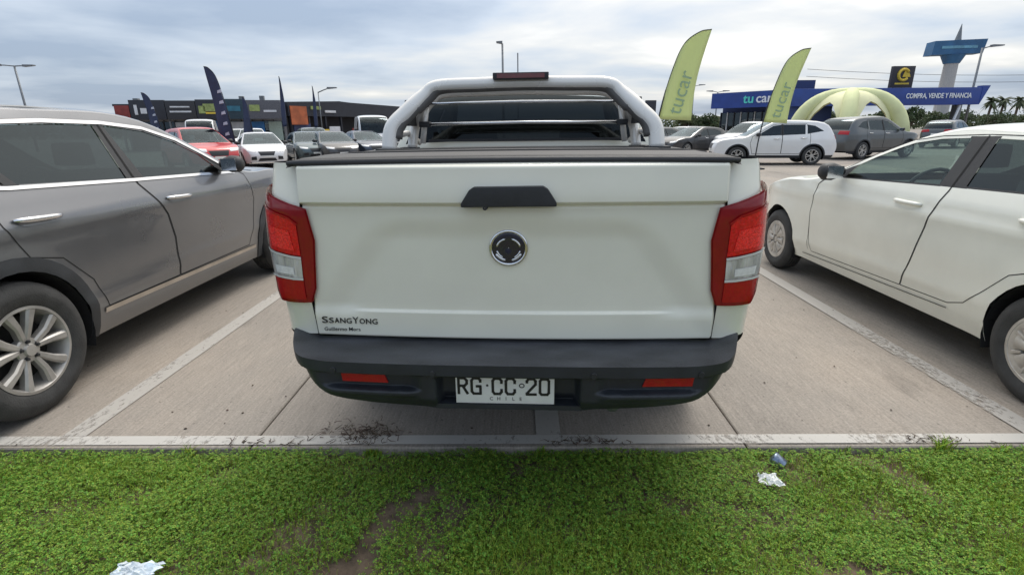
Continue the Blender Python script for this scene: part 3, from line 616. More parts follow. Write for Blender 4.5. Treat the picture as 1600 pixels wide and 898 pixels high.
# litter on the grass
def crumple(name, c, s, m, label, cat, seed, flat=.5, n=14, rz=0):
    r_ = np.random.default_rng(seed); v = []; f = []
    for i in range(n):
        for j in range(n):
            u, w_ = i/(n-1)-.5, j/(n-1)-.5
            v.append((c[0]+s[0]*(u*math.cos(rz)-w_*math.sin(rz))*(1+.25*r_.normal()*.4), c[1]+s[1]*(u*math.sin(rz)+w_*math.cos(rz))*(1+.25*r_.normal()*.4), c[2]+s[2]*(flat*abs(math.sin(u*7+w_*4+seed))+(1-flat)*r_.random())*(1-1.6*max(abs(u), abs(w_))**2)))
    for i in range(n-1):
        for j in range(n-1): f.append((i*n+j, (i+1)*n+j, (i+1)*n+j+1, i*n+j+1))
    o = mk(name, v, f, m); md = o.modifiers.new('s', 'SOLIDIFY'); md.thickness = .001; return tag(o, label, cat)
crumple('paper_wad', (1.085, 1.90, -.008), (.085, .075, .036), mat('white_tissue', (.80, .81, .79), .8, noise=.08, nscale=30), 'crumpled white paper lying in the grass', 'litter', 3)
crumple('wrapper', (-1.36, 1.412, .0), (.15, .07, .03), mat('pale_wrapper', (.68, .74, .78), .4, noise=.35, nscale=22), 'pale blue and white wrapper in the grass at lower left', 'litter', 8, .3)
pc = empty('drink_can', (1.19, 2.045, -.005), 0, 'crushed silver blue drink can half sunk in the grass', 'can')
MB().lathe([(-.03, .001), (-.03, .026), (-.022, .030), (.0, .028), (.02, .030), (.027, .026), (.027, .022), (.022, .001)], 18, 'y').build('can_body', mat('can_metal', (.24, .29, .38), .3, .8, noise=.5, nscale=40), pc, smooth='auto'); pc.rotation_euler = (.5, .2, 1.0)

# ------------------------------------------------------------------ white pickup
TX, TY, TYAW = -.043, 1.698, .045
TW = paint('truck_white', (.83, .81, .69), dust=.10); TW.node_tree.nodes['Principled BSDF'].inputs['Coat Roughness'].default_value = .08
def ss(a, b, x): t = np.clip((np.asarray(x, float)-a)/(b-a), 0, 1); return t*t*(3-2*t)
truck_sp = dict(w=1.90, bottom=.42, step=.08, sec=[(.3, .10), (.45, .03), (.7, .0), (1.0, .0), (1.2, .03), (1.26, .055), (1.75, .31), (1.9, .40)], plan=(.5, .0, .9, .22), flare=.02,
    S=[(1.74, .45), (1.74, .80), (1.74, 1.10), (1.74, 1.37), (1.90, 1.66), (2.5, 1.73), (3.15, 1.66), (4.02, 1.20), (4.5, 1.13), (4.86, 1.05), (4.96, .80), (4.92, .45)],
    C=[(1.73, .45), (1.73, .80), (1.73, 1.10), (1.72, 1.405), (1.90, 1.71), (2.5, 1.80), (3.10, 1.74), (4.12, 1.27), (4.6, 1.22), (4.98, 1.10), (5.08, .80), (5.02, .45)],
    arches=[(1.17, .39, .45), (4.27, .39, .45)], sil_arches=[(4.27, .39, .45)], wheel=(.38, .255, .245, 'double'), wn=32,
    win=[('glass1', [(2.78, 1.24), (3.82, 1.21), (3.12, 1.60), (2.78, 1.64)]), ('glass2', [(1.95, 1.26), (2.70, 1.24), (2.70, 1.64), (2.12, 1.63)])],
    trim=[('frame', [(2.68, 1.23), (2.80, 1.23), (2.80, 1.65), (2.68, 1.65)])],
    doors=[('door1', [(2.74, .50), (3.72, .50), (3.86, .8), (3.90, 1.20), (3.14, 1.645), (2.74, 1.69)]), ('door2', [(1.86, 1.10), (1.96, .50), (2.735, .50), (2.735, 1.69), (2.05, 1.67)])],
    handles=[(2.80, 3.02, 1.08, 'door1'), (2.02, 2.24, 1.10, 'door2')], mirror=(3.72, 1.22), belt=1.15, seats=(2.0, 2.85), floor=.55,
    segs=[('cab_rear_panel', 0, 3, 0), ('rear_window', 3, 4, 1), ('roof', 4, 6, 0), ('windscreen', 6, 7, 1), ('bonnet', 7, 9, 0), ('front_bumper', 9, 11, 0)],
    glassmat={'rear_window': GLASSK}, patches=[('headlight', [(9.2, .55), (9.9, .55), (9.7, .97), (9.1, .97)], CLEAR, True), ('grille', [(9.2, -.5), (10.2, -.45), (10.2, .45), (9.2, .5)], BLACK, False)])
truck, TWf, _ = make_car(truck_sp, 'pickup_truck', 'white double cab pickup seen from behind, with roll bar, parked in the middle', 'pickup', (TX, TY, 0), -TYAW, TW)

def grid_map(name, us, vs_, fn, m, parent, smooth=True):
    U, V_ = np.meshgrid(us, vs_, indexing='ij'); P = fn(U, V_); a, b = U.shape; e = 1e-3
    du = fn(U+e, V_)-fn(U-e, V_); dv = fn(U, V_+e)-fn(U, V_-e); n_ = np.cross(du, dv); n_ /= np.linalg.norm(n_, axis=2)[..., None]+1e-12
    f = [(i*b+j, (i+1)*b+j, (i+1)*b+j+1, i*b+j+1) for i in range(a-1) for j in range(b-1)]
    return mk(name, P.reshape(-1, 3), f, m, parent, normals=n_.reshape(-1, 3) if smooth else None)
# tailgate: pressed sheet, x across, z up, facing -y
def tg_depth(x, z):
    lip = .036*ss(1.222, 1.240, z)                                   # overhanging upper lip
    lip = lip - .010*ss(1.24, 1.38, z)
    sx = np.abs(x); edge = .46+.26*(1.165-z)/(1.165-.84)              # slanted sides of the pressed panel
    inside = ss(-.05, .10, edge-sx)*(1-ss(1.10, 1.19, z))
    d = .014*(1-inside)*(1-ss(1.215, 1.24, z))
    d = d + .020*ss(.70, .835, 1.53-z-0)*0
    d = d + .012*(1-ss(.826, .836, z))*(1-ss(.50, .62, sx)) + .012*(1-ss(.80, .86, z))*ss(.50, .62, sx)
    crown = .030*(1-(x/.76)**2) - .02*(z-1.0)**2
    rnd = .035*ss(1.350, 1.378, z)**2 + .03*(1-ss(.715, .735, z))**2 + .018*ss(.738, .752, sx)**2
    return lip+d+crown-rnd
TGZ = np.unique(np.concatenate([np.linspace(.716, .74, 6), np.linspace(.74, .82, 8), np.linspace(.822, .842, 10), np.linspace(.85, 1.12, 22), np.linspace(1.125, 1.21, 14), np.linspace(1.212, 1.245, 18), np.linspace(1.25, 1.345, 8), np.linspace(1.35, 1.379, 9)]))
TGX = np.unique(np.concatenate([np.linspace(-.752, -.735, 6), np.linspace(-.73, .73, 90), np.linspace(.735, .752, 6)]))
tg = grid_map('tailgate', TGX, TGZ, lambda x, z: np.stack([x, .118-tg_depth(x, z), z], -1), TW, truck)
tgy = lambda x, z: float(.118-tg_depth(np.array(x), np.array(z)))
box('tailgate_inner', -.745, .745, .13, .17, .72, 1.36, DARK, tg)
box('tailgate_top', -.748, .748, .128, .19, 1.345, 1.372, TW, tg, bevel=.008)
# handle: black trapezoid with rounded shoulders across the lip
hp = [(-.158, 1.226), (-.158, 1.238), (-.128, 1.284), (-.112, 1.294), (.122, 1.296), (.138, 1.286), (.168, 1.240), (.168, 1.228)]
h_ = MB().prism([(x+.0, z) for x, z in hp], tgy(0, 1.26)-.022, tgy(0, 1.26)+.03, 'y').build('tailgate_handle', BLACK, tg, smooth='auto', bevel=.006)
MB().lathe([(-.012, .001), (-.012, .008), (.012, .009)], 12, 'y', c=(-.075, tgy(0, 1.24)-.008, 1.224)).build('reversing_camera', BLACK, tg)
# emblem
ey = tgy(.0, 1.075)
em = MB().lathe([(.0, .001), (-.006, .046), (-.003, .060), (.004, .061)], 36, 'y', c=(0, ey, 1.075)).build('emblem', mat('emblem_navy', (.008, .010, .028), .15, coat=1., noise=.1), tg, smooth='auto')
MB().tube([(.064*math.cos(t), ey-.004, 1.075+.061*math.sin(t)) for t in np.linspace(0, 2*math.pi, 40, endpoint=False)], .0062, 8, closed=True).build('emblem_ring', CHROME, em, smooth=True)
wm_ = MB()
for s_ in (-1, 1):
    for (r0, t0, t1, rr_) in ((.040, 75, 8, .0042), (.047, -25, -78, .0046), (.040, -12, -62, .0036)):
        wm_.tube([(s_*r0*1.05*math.cos(R(t)), ey-.008, 1.075+r0*.9*math.sin(R(t))-.002) for t in np.linspace(t0, t1, 10)], [rr_*.4]+[rr_]*8+[rr_*.4], 6)
wm_.build('emblem_wings', CHROME, em, smooth=True)
RX = (R(90), 0, 0)
LETT = mat('badge_grey', (.035, .036, .035), .3, .5, noise=.1)
bs = [('S', 1.25)]+[(c, 1.) for c in 'SANG']+[('Y', 1.25)]+[(c, 1.) for c in 'ONG']; cx = -.722
for c, s in bs:
    wdt = .0205*s if c not in 'NGO' else .0235
    text('badge_letter', c, .030*s, LETT, tg, (cx+wdt/2, tgy(cx, .787)-.003, .787+(.0025 if s > 1 else 0)), RX, width=wdt*.86, ext=.0015); cx += wdt+.0015
text('dealer_lettering', 'Guillermo Morales', .0205, BLACKINK, tg, (-.632, tgy(-.63, .753)-.003, .753), RX, width=.165, ext=.0006, bold=.0001)

# bed sides: plan path from tailgate gap round the corner and forward
PATH = catmull([(.757, .105), (.805, .110), (.882, .150), (.918, .25), (.930, .50), (.935, 1.0), (.930, 1.725)], 8)
PATH = np.array(PATH); PL = np.concatenate([[0], np.cumsum(np.linalg.norm(np.diff(PATH, axis=0), axis=1))])
def bed_fn(s, z):
    x = np.interp(s, PL, PATH[:, 0])+np.minimum(s, 0); y = np.interp(s, PL, PATH[:, 1]); t = ss(.10, .35, s)
    ins = np.interp(z, [.4, .6, .8, 1.05, 1.25, 1.345, 1.375], [.07, .02, 0, .0, .022, .045, .075])
    d = np.hypot(y-1.17, z-.39); fl = .022*np.exp(-((d-.47)/.10)**2)*t
    tuck = .05*(1-ss(.5, .80, z))*(1-t)
    return np.stack([x-ins*(.15+.85*t)-tuck*0+fl, y+(1-t)*(.04*ss(1.20, 1.38, z)+.02*(1-ss(.72, .9, z))), z], -1)
Lp = PL[-1]
arch_s = lambda y: float(np.interp(y, PATH[:, 1], PL))
sa = arch_s(1.17)
arc = [(sa+.45*math.cos(t), .39+.45*math.sin(t)) for t in np.linspace(.07, math.pi-.49, 26)]
bedpoly = [(0, .722), (.16, .722), (.26, .64), (arc[-1][0]-.06, .60)] + arc[::-1] + [(Lp, .42), (Lp, 1.345), (.30, 1.372), (0, 1.372)]
# lamp outline in path coordinates (s, z)
lamp = [(-.010, .868), (.120, .862), (.148, .90), (.222, 1.20), (.262, 1.276), (.215, 1.284), (.03, 1.226), (-.026, 1.210), (-.046, 1.10), (-.030, .92)]
bed_r = regions([('lamp', lamp), ('bed', bedpoly)], .05, .03)
def side_fn(mir): return (lambda s, z: bed_fn(s, z))
for side in (1, -1):
    mir = side < 0
    p, t = bed_r['bed']; bs_ = mapped('bed_side', p, t, bed_fn, TW, truck, 0, mir)
    # bed rail cap
    pts = [bed_fn(np.array(s), np.array(1.366)) for s in np.linspace(.42, Lp, 20)]
    MB().tube([((q[0]-.03)*side, q[1], 1.352) for q in pts], .028, 8, flat=.7).build('bed_rail', BLACK, bs_, smooth=True)
    lr_ = lambda poly, stp=.015: regions([('a', poly)], stp)['a']
    lp, ltr = lr_(lamp); lh = mapped('tail_lamp', lp, ltr, bed_fn, REDD, truck, .020, mir)
    ribbon('lamp_edge', lamp, .010, bed_fn, REDD, lh, .015, mir, closed=True)
    q = lr_([(.006, 1.045), (.165, 1.067), (.198, 1.205), (.185, 1.222), (.035, 1.180), (.010, 1.155)]); mapped('brake_lens', q[0], q[1], bed_fn, REDB, lh, .0235, mir)
    q = lr_([(.025, 1.064), (.118, 1.076), (.126, 1.152), (.036, 1.136)], .02); mapped('brake_light', q[0], q[1], bed_fn, mat('lamp_core', (.92, .02, .015), .25, coat=.6, spec=.3, noise=.3, nscale=120, bump=.6, bscale=200), lh, .0255, mir)
    q = lr_([(.008, .960), (.138, .968), (.160, 1.052), (.006, 1.030)]); mapped('reversing_lens', q[0], q[1], bed_fn, CLEAR, lh, .0235, mir)
    q = lr_([(.035, .972), (.112, .976), (.116, 1.005), (.035, 1.000)], .02); mapped('reversing_reflector', q[0], q[1], bed_fn, mat('reflector_white', (.8, .8, .8), .2, .2, noise=.1, nscale=80), lh, .0255, mir)
    q = lr_([(.006, .878), (.112, .874), (.134, .955), (.008, .950)]); mapped('indicator_lens', q[0], q[1], bed_fn, RED, lh, .0235, mir)
    for ln in ([(.004, 1.036), (.165, 1.060)], [(.006, .956), (.138, .963)]): ribbon('lens_divider', ln, .009, bed_fn, mat('divider_white', (.7, .7, .7), .3, .3, noise=.05), lh, .027, mir)
    ribbon('lens_divider', [(.006, 1.160), (.036, 1.186), (.190, 1.228), (.168, 1.07)], .006, bed_fn, RED, lh, .027, mir)
    box('bed_gap', side*.7525-.004, side*.7525+.004, .125, .135, .72, 1.36, SEAM, truck)
    th = np.linspace(-.3, math.pi-.45, 16); xa, xb = .90, .62
    MB().add([(side*x_, 1.17+.455*math.cos(t_), .39+.455*math.sin(t_)) for x_ in (xa, xb) for t_ in th], [(k, k+1, k+17, k+16) for k in range(15)]).build('bed_arch_liner', DARK, truck)
MB().box(-.87, .87, .19, 1.70, .60, .66).box(-.55, -.42, .45, 4.6, .45, .60).box(.42, .55, .45, 4.6, .45, .60).build('chassis', DARK, truck)
MB().tube([(-.78, 1.17, .38), (-.18, 1.17, .38), (-.1, 1.17, .38), (.1, 1.17, .38), (.18, 1.17, .38), (.78, 1.17, .38)], [.05, .05, .14, .14, .05, .05], 10).build('rear_axle', DARK, truck, smooth=True)
# tonneau cover with rolled rear edge
CV = mat('tonneau_vinyl', (.055, .052, .050), .62, noise=.18, nscale=5, bump=.25, bscale=160)
cvx = np.linspace(-.785, .785, 40); cvy = np.concatenate([[.092, .094, .10, .115], np.linspace(.15, 1.66, 24)])
def cv_fn(x, y):
    z = 1.386+.010*(1-(x/.82)**2) - .022*(1-ss(.090, .125, y)) - .010*ss(.74, .79, np.abs(x)) - .026*ss(.3, 1.6, y) + .003*np.sin(y*9+x*2)*ss(.2, .5, y)
    return np.stack([x*(1+.06*ss(.2, 1.5, y)), y + .012*(x/.8)**2, z], -1)
cov = grid_map('bed_cover', cvx, cvy, cv_fn, CV, truck)
MB().tube([(x, .098+.012*(x/.8)**2, 1.377-.006*(x/.8)**2) for x in np.linspace(-.78, .78, 30)], [.008]+[.013]*28+[.008], 8).build('cover_edge_roll', BLACK, cov, smooth=True)
for yy in (.55, 1.0, 1.4):
    MB().tube([(x, yy, float(cv_fn(np.array(x), np.array(yy))[2])+.002) for x in np.linspace(-.80, .80, 16)], .006, 6).build('cover_bow', CV, cov, smooth=True)
# bumper: dark plastic step, swept along a plan path and round both corners
BP = np.array(catmull([(0, -.078), (.30, -.076), (.55, -.066), (.70, -.050), (.765, -.012), (.815, .085), (.860, .24), (.880, .55)], 10))
BI = np.array(catmull([(0, .125), (.30, .125), (.55, .125), (.68, .125), (.75, .128), (.79, .165), (.825, .27), (.845, .55)], 10))
BS = np.concatenate([[0], np.cumsum(np.linalg.norm(np.diff(BP, axis=0), axis=1))]); BL = BS[-1]
bi = lambda s, A: np.interp(np.abs(s), BS, A)
def bump_fn(s, z):
    x, y = bi(s, BP[:, 0]), bi(s, BP[:, 1]); ax = x; k = ss(.62, .80, np.abs(s))     # k: 0 on the back, 1 on the side
    band = .018*ss(.650, .657, z)
    pl = (1-ss(.235, .262, ax))*(1-ss(.632, .645, z))*.062
    side = ss(.30, .36, ax)*(1-ss(.66, .72, ax))
    pk = side*ss(.585, .596, z)*(1-ss(.640, .650, z))*.024
    rib = side*.010*ss(.552, .575, z)*(1-ss(.580, .592, z))
    low = .025*(1-ss(.505, .56, z))
    d = -band+pl+pk-rib+low                                           # push towards the inside
    return np.stack([np.sign(s)*(x-d*k*1.2-.05*ss(.70, .56, z)*0-.045*(1-ss(.52, .69, z))*ss(.4, .8, np.abs(s))), y+d*(1-k), z], -1)
def bump_sv(s, v):
    a = np.abs(s); zb = np.interp(a, [0, .27, .30, .50, .62, .70, .80, .92, BL], [.508, .508, .514, .526, .540, .556, .612, .650, .66]); zt_ = .70+.030*ss(.72, .95, a)
    vz = np.clip(v, 0, 1); P = bump_fn(s, zb+(.70-zb)*vz); P[..., 2] = P[..., 2]+(zt_-.70)*vz; return P
bu = np.unique(np.concatenate([np.linspace(-BL, -.62, 34), np.linspace(-.62, .62, 130), np.linspace(.62, BL, 34)])); bv = np.linspace(0, 1, 56)
bump = grid_map('rear_bumper', bu, bv, bump_sv, GREYPL, truck)
def tread(s, v):
    P = bump_sv(s, np.ones_like(s)); xi, yi = np.sign(s)*bi(s, BI[:, 0]), bi(s, BI[:, 1]); k = np.clip(v, 0, 1)
    return np.stack([P[..., 0]*(1-k)+xi*k, P[..., 1]*(1-k)+yi*k, P[..., 2]+.004*ss(0, .06, k)+(.010*(1-ss(.7, .9, np.abs(s)))-.004*ss(.7, .9, np.abs(s)))*k], -1)
grid_map('bumper_tread', bu, np.linspace(0, 1, 16), tread, mat('tread_pad', (.045, .048, .056), .44, noise=.45, nscale=11, bump=.2, bscale=300, stretch=(.4, 1, 1)), bump)
for s_ in (-1, 1):
    rx = (-.606, -.435) if s_ < 0 else (.475, .650)
    yy = [float(bump_fn(np.array(float(np.interp(abs(x_), BP[:, 0], BS))*(1 if x_ > 0 else -1)), np.array(.62))[1]) for x_ in rx]
    zt_, zb_ = .640, .607; dx_ = .012
    mb = MB(); a0, a1 = (0, 1)
    v = [(rx[0]+(dx_ if s_ > 0 else -.006), yy[0]-.003, zt_), (rx[1]+(.006 if s_ > 0 else -dx_), yy[1]-.003, zt_), (rx[1], yy[1]-.006, zb_), (rx[0], yy[0]-.006, zb_)]
    v += [(x_, y_+.03, z_) for x_, y_, z_ in v]
    mb.add(v, [(0, 1, 2, 3), (4, 7, 6, 5), (0, 4, 5, 1), (1, 5, 6, 2), (2, 6, 7, 3), (3, 7, 4, 0)]).build('reflector', RED, bump)
for x_ in (-.622, -.262, .300, .668):
    y_ = float(bump_fn(np.array(float(np.interp(abs(x_), BP[:, 0], BS))*(1 if x_ > 0 else -1)), np.array(.667))[1])
    MB().lathe([(-.004, .001), (-.004, .010), (.004, .012)], 14, 'y', c=(x_, y_-.001, .667)).build('parking_sensor', BLACK, bump, smooth='auto')
box('plate_bay', -.262, .262, .0, .03, .510, .66, mat('bay_plastic', (.045, .050, .052), .5, noise=.3, nscale=9), bump)
MB().prism([(-.265, .506), (.265, .506), (.262, .525), (-.262, .525)], -.052, .03, 'y').build('bumper_lip', GREYPL, bump)
MB().tube([(.42, 1.6, .42), (.42, .5, .42), (.40, .12, .43)], .028, 10).build('exhaust_pipe', STEEL, truck, smooth=True)
# number plate with stroke letters
pl_ = box('number_plate', -.190, .166, -.046, -.042, .527, .637, WHITEPL, truck, bevel=.0015)
PX0, PW, PZ0, PH = -.179, .340, .566, .061
GLY = {'R': [[(0, 0), (0, 1), (.62, 1), (.85, .85), (.85, .65), (.62, .5), (0, .5)], [(.42, .5), (.9, 0)]], 'G': [[(.9, .78), (.9, .88), (.72, 1), (.18, 1), (0, .85), (0, .15), (.18, 0), (.9, 0), (.9, .48), (.52, .48)]],
       'C': [[(.9, .72), (.9, .86), (.72, 1), (.18, 1), (0, .85), (0, .15), (.18, 0), (.72, 0), (.9, .14), (.9, .28)]], '2': [[(0, .78), (0, .87), (.16, 1), (.72, 1), (.88, .87), (.88, .66), (0, .06), (0, 0), (.92, 0)]], '0': [[(.16, 0), (0, .12), (0, .88), (.16, 1), (.74, 1), (.9, .88), (.9, .12), (.74, 0), (.16, 0)]]}
def stroke(name, pts, wd, y, m, par):
    mb = MB(); P = [np.array(p, float) for p in pts]
    for a, b in zip(P[:-1], P[1:]):
        d = (b-a)/max(np.linalg.norm(b-a), 1e-9); n_ = np.array([-d[1], d[0]])*wd/2; a2, b2 = a-d*wd*.35, b+d*wd*.35
        mb.prism([tuple(a2+n_), tuple(a2-n_), tuple(b2-n_), tuple(b2+n_)], y, y-.0014-random.uniform(0, .0003), 'y')
    return mb.build(name, m, par)
cw = .0350
for ch, ox in (('R', 0), ('G', .0475), ('C', .124), ('C', .1715), ('2', .247), ('0', .294)):
    for st_ in GLY[ch]: stroke('plate_character', [(PX0+ox+px*cw, PZ0+pz*PH) for px, pz in st_], .0095, -.0459, BLACKINK, pl_)
MB().lathe([(-.0475, .001), (-.0475, .0045), (-.045, .0045)], 10, 'y', c=(PX0+.104, 0, PZ0+.033)).build('plate_dot', BLACKINK, pl_)
MB().tube([(PX0+.2285+.0085*math.cos(t), -.0465, PZ0+.034+.0075*math.sin(t)) for t in np.linspace(0, 2*math.pi, 16, endpoint=False)], .0018, 6, closed=True).build('plate_seal', BLACKINK, pl_)
for i, ch in enumerate('CHILE'): text('plate_country', ch, .019, BLACKINK, pl_, (PX0+.118+i*.0265, -.0464, .546), RX, ext=.0004)
# roll bar
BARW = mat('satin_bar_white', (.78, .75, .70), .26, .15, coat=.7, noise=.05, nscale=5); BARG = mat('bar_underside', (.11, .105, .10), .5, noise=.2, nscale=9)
bar = empty('roll_bar', (0, 0, 0)); bar.parent = truck
def hoop(y0, y1, hb, ht, zb, zt, r_):
    """leg base at y0, top at y1"""
    key = [(-hb, y0, zb), (-hb+.02, y0+.02, zb+.12), (-(hb+ht)/2-.02, (y0+y1)/2, (zb+zt)/2+.03), (-ht-.045, y1-.01, zt-.055), (-ht+.03, y1, zt-.008), (-ht/2, y1, zt), (0, y1, zt+.004)]
    key = key + [(-a, b, c) for a, b, c in key[:-1][::-1]]
    return catmull(key, 6)
h1 = hoop(1.25, 1.36, .745, .505, 1.37, 1.722, .042)
o = MB().tube(h1, [.032+.011*(1-float(ss(1.60, 1.715, p[2]))) for p in h1], 16, flat=.72).build('main_hoop', BARW, bar, smooth=True)
h2 = hoop(1.50, 1.50, .675, .50, 1.37, 1.690, .03)
MB().tube(h2, .030, 12).build('inner_hoop', BARW, bar, smooth=True)
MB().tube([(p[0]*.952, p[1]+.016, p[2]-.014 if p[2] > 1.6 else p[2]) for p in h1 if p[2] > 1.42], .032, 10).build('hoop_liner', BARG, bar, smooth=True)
for s_ in (-1, 1):
    MB().prism([(1.29, 1.50), (1.50, 1.50), (1.50, 1.62), (1.36, 1.64)], s_*.635, s_*.665).build('side_sail', BLACK, bar)
    MB().tube([(s_*.74, 1.29, 1.44), (s_*.70, 1.50, 1.46), (s_*.66, 1.64, 1.40)], .018, 8).build('side_stay', BARW, bar, smooth=True)
    box('foot_plate', s_*.745-.06, s_*.745+.06, 1.19, 1.33, 1.365, 1.380, BLACK, bar, bevel=.004)
    box('foot_plate', s_*.69-.05, s_*.69+.05, 1.45, 1.56, 1.365, 1.378, BLACK, bar, bevel=.004)
    MB().tube([(s_*.600, 1.465, 1.40), (s_*.560, 1.465, 1.64)], .017, 8).build('rail_bracket', BARW, bar, smooth=True)
    for zz_ in (1.508, 1.622): box('rail_clamp', s_*.578-.03, s_*.578+.03, 1.43, 1.50, zz_-.016, zz_+.016, BLACK, bar, bevel=.004)
for zz_, hw_ in ((1.508, .60), (1.622, .565)): MB().tube([(-hw_, 1.445, zz_), (0, 1.45, zz_+.006), (hw_, 1.445, zz_)], .0085, 8).build('window_rail', CHROME, bar, smooth=True)
bl_ = box('brake_lamp_housing', -.155, .150, 1.295, 1.35, 1.735, 1.770, BLACK, bar, bevel=.006)
box('brake_lamp_lens', -.132, .127, 1.291, 1.296, 1.741, 1.764, mat('dull_red_lens', (.14, .02, .025), .3, coat=.6, noise=.2, nscale=50), bl_)
MB().prism([(-.62, 1.402), (.62, 1.402), (.615, 1.418), (-.615, 1.418)], 1.706, 1.714, 'y').build('window_rubber', BLACK, truck)
# ------------------------------------------------------------------ grey SUV parked on the left
GREY = mat('paint_suv_grey', (.170, .176, .190), .28, .6, coat=.9, noise=.05, nscale=2.5, dust=((.25, .225, .20), .2, .70, .32), inner=True)
SILL = mat('sill_plastic', (.10, .09, .082), .7, noise=.25, nscale=8, dust=((.27, .235, .20), .2, .6, .5))
ARCHP = mat('arch_plastic', (.030, .033, .038), .6, noise=.25, nscale=8, bump=.1)
STRIP = mat('sill_bright_strip', (.52, .46, .40), .35, .6, noise=.15, nscale=9)
sor = dict(w=1.89, bottom=.255, step=.055, sub=8, nt=31, sec=[(.2, .09), (.30, .055), (.42, .030), (.55, .022), (.70, .012), (.90, .0), (1.03, .006), (1.13, .045), (1.18, .07), (1.55, .235), (1.72, .34)], soft=9,
    plan=(.75, .17, .95, .24), flare=.014, crease=[(-2.2, 1.02, 2.0, .93, .010, .045), (-1.0, .47, 1.1, .56, .010, .05)],
    S=[(-2.28, .30), (-2.34, .62), (-2.30, .90), (-2.22, 1.14), (-1.92, 1.56), (-.70, 1.612), (.16, 1.548), (1.05, 1.135), (1.70, 1.085), (2.34, .99), (2.51, .65), (2.46, .28)],
    C=[(-2.34, .30), (-2.44, .62), (-2.38, .92), (-2.30, 1.16), (-2.02, 1.60), (-.70, 1.650), (.22, 1.600), (1.25, 1.155), (1.92, 1.11), (2.54, .98), (2.68, .65), (2.58, .28)],
    arches=[(-1.37, .370, .425), (1.68, .370, .425)], wheel=(.372, .235, .236, 'double'), wn=64, tuck=.004, cladding=.075, cladz=.2, cladmat=ARCHP,
    win=[('glass1', [(-.165, 1.178), (.80, 1.137), (.62, 1.300), (.40, 1.408), (.12, 1.492), (-.19, 1.527), (-.235, 1.528)]), ('glass2', [(-1.10, 1.222), (-.325, 1.183), (-.325, 1.533), (-.60, 1.540), (-1.12, 1.530), (-1.20, 1.38)]),
         ('glass3', [(-1.80, 1.30), (-1.17, 1.228), (-1.26, 1.38), (-1.20, 1.522), (-1.55, 1.492)]), ('frame', [(-.34, 1.175), (-.155, 1.172), (-.235, 1.530), (-.332, 1.535)]), ('frame', [(-1.19, 1.222), (-1.09, 1.216), (-1.10, 1.532), (-1.22, 1.525)]), ('frame', [(.78, 1.137), (.98, 1.128), (.72, 1.262), (.60, 1.31)])],
    doors=[('door1', [(-.045, .42), (1.02, .42), (1.13, .60), (1.19, .85), (1.12, 1.09), (.94, 1.17), (.45, 1.425), (.12, 1.522), (-.27, 1.557), (-.255, 1.14), (-.085, .90), (-.04, .72)]),
           ('door2', [(-.055, .42), (-.05, .72), (-.095, .90), (-.265, 1.14), (-.28, 1.558), (-.70, 1.565), (-1.20, 1.553), (-1.34, 1.38), (-1.33, 1.03), (-1.24, .85), (-1.04, .80), (-.86, .62), (-.78, .42)])],
    handles=[(-1.265, -.975, 1.045, 'door2'), (-.075, .215, 1.012, 'door1')], hslope=-.04, mirror=(.80, 1.175), mirrormat=BLACK, belt=1.12, seats=(-1.0, .05), rimmat=mat('dusty_alloy', (.42, .405, .385), .42, .5, noise=.2, nscale=12),
    ribs=[([(-1.86, 1.285), (-1.17, 1.207), (-.25, 1.166), (.45, 1.142), (.98, 1.120)], .020, CHROME, 'belt_chrome'), ([(-1.80, 1.48), (-1.55, 1.513), (-1.20, 1.538), (-.70, 1.555), (-.25, 1.547), (.12, 1.512), (.42, 1.425), (.66, 1.305), (.98, 1.125)], .022, CHROME, 'window_chrome'),
          ([(-.82, .403), (1.14, .385)], .032, STRIP, 'sill_strip')],
    glassmat={'glass1': GLASSM, 'glass2': GLASSD, 'glass3': GLASSD}, seam=.0075,
    patches=[('tail_lamp', [(2.2, .62), (2.95, .62), (2.95, .99), (2.3, .99)], RED, True), ('headlight', [(9.0, .55), (9.5, .55), (9.45, .98), (8.95, .98)], CLEAR, True), ('grille', [(9.2, -.45), (9.9, -.4), (9.9, .4), (9.2, .45)], BLACK, False), ('number_plate', [(1.3, -.3), (1.75, -.3), (1.75, .3), (1.3, .3)], WHITEPL, False)])
suv, sw_, sfn = make_car(sor, 'grey_suv', 'dusty grey SUV with chrome window trim parked left of the white pickup', 'car', (-3.565, 3.87, 0), 0, GREY)
for s_ in (1, -1):
    MB().tube([(s_*(.62+.02*abs(y_)**.5*0), y_, z_) for y_, z_ in ((-1.75, 1.600), (-1.6, 1.620), (-.7, 1.632), (-.1, 1.615), (.02, 1.585))], [.008, .012, .012, .012, .008], 8).build('roof_rail', STEEL, suv, smooth=True)

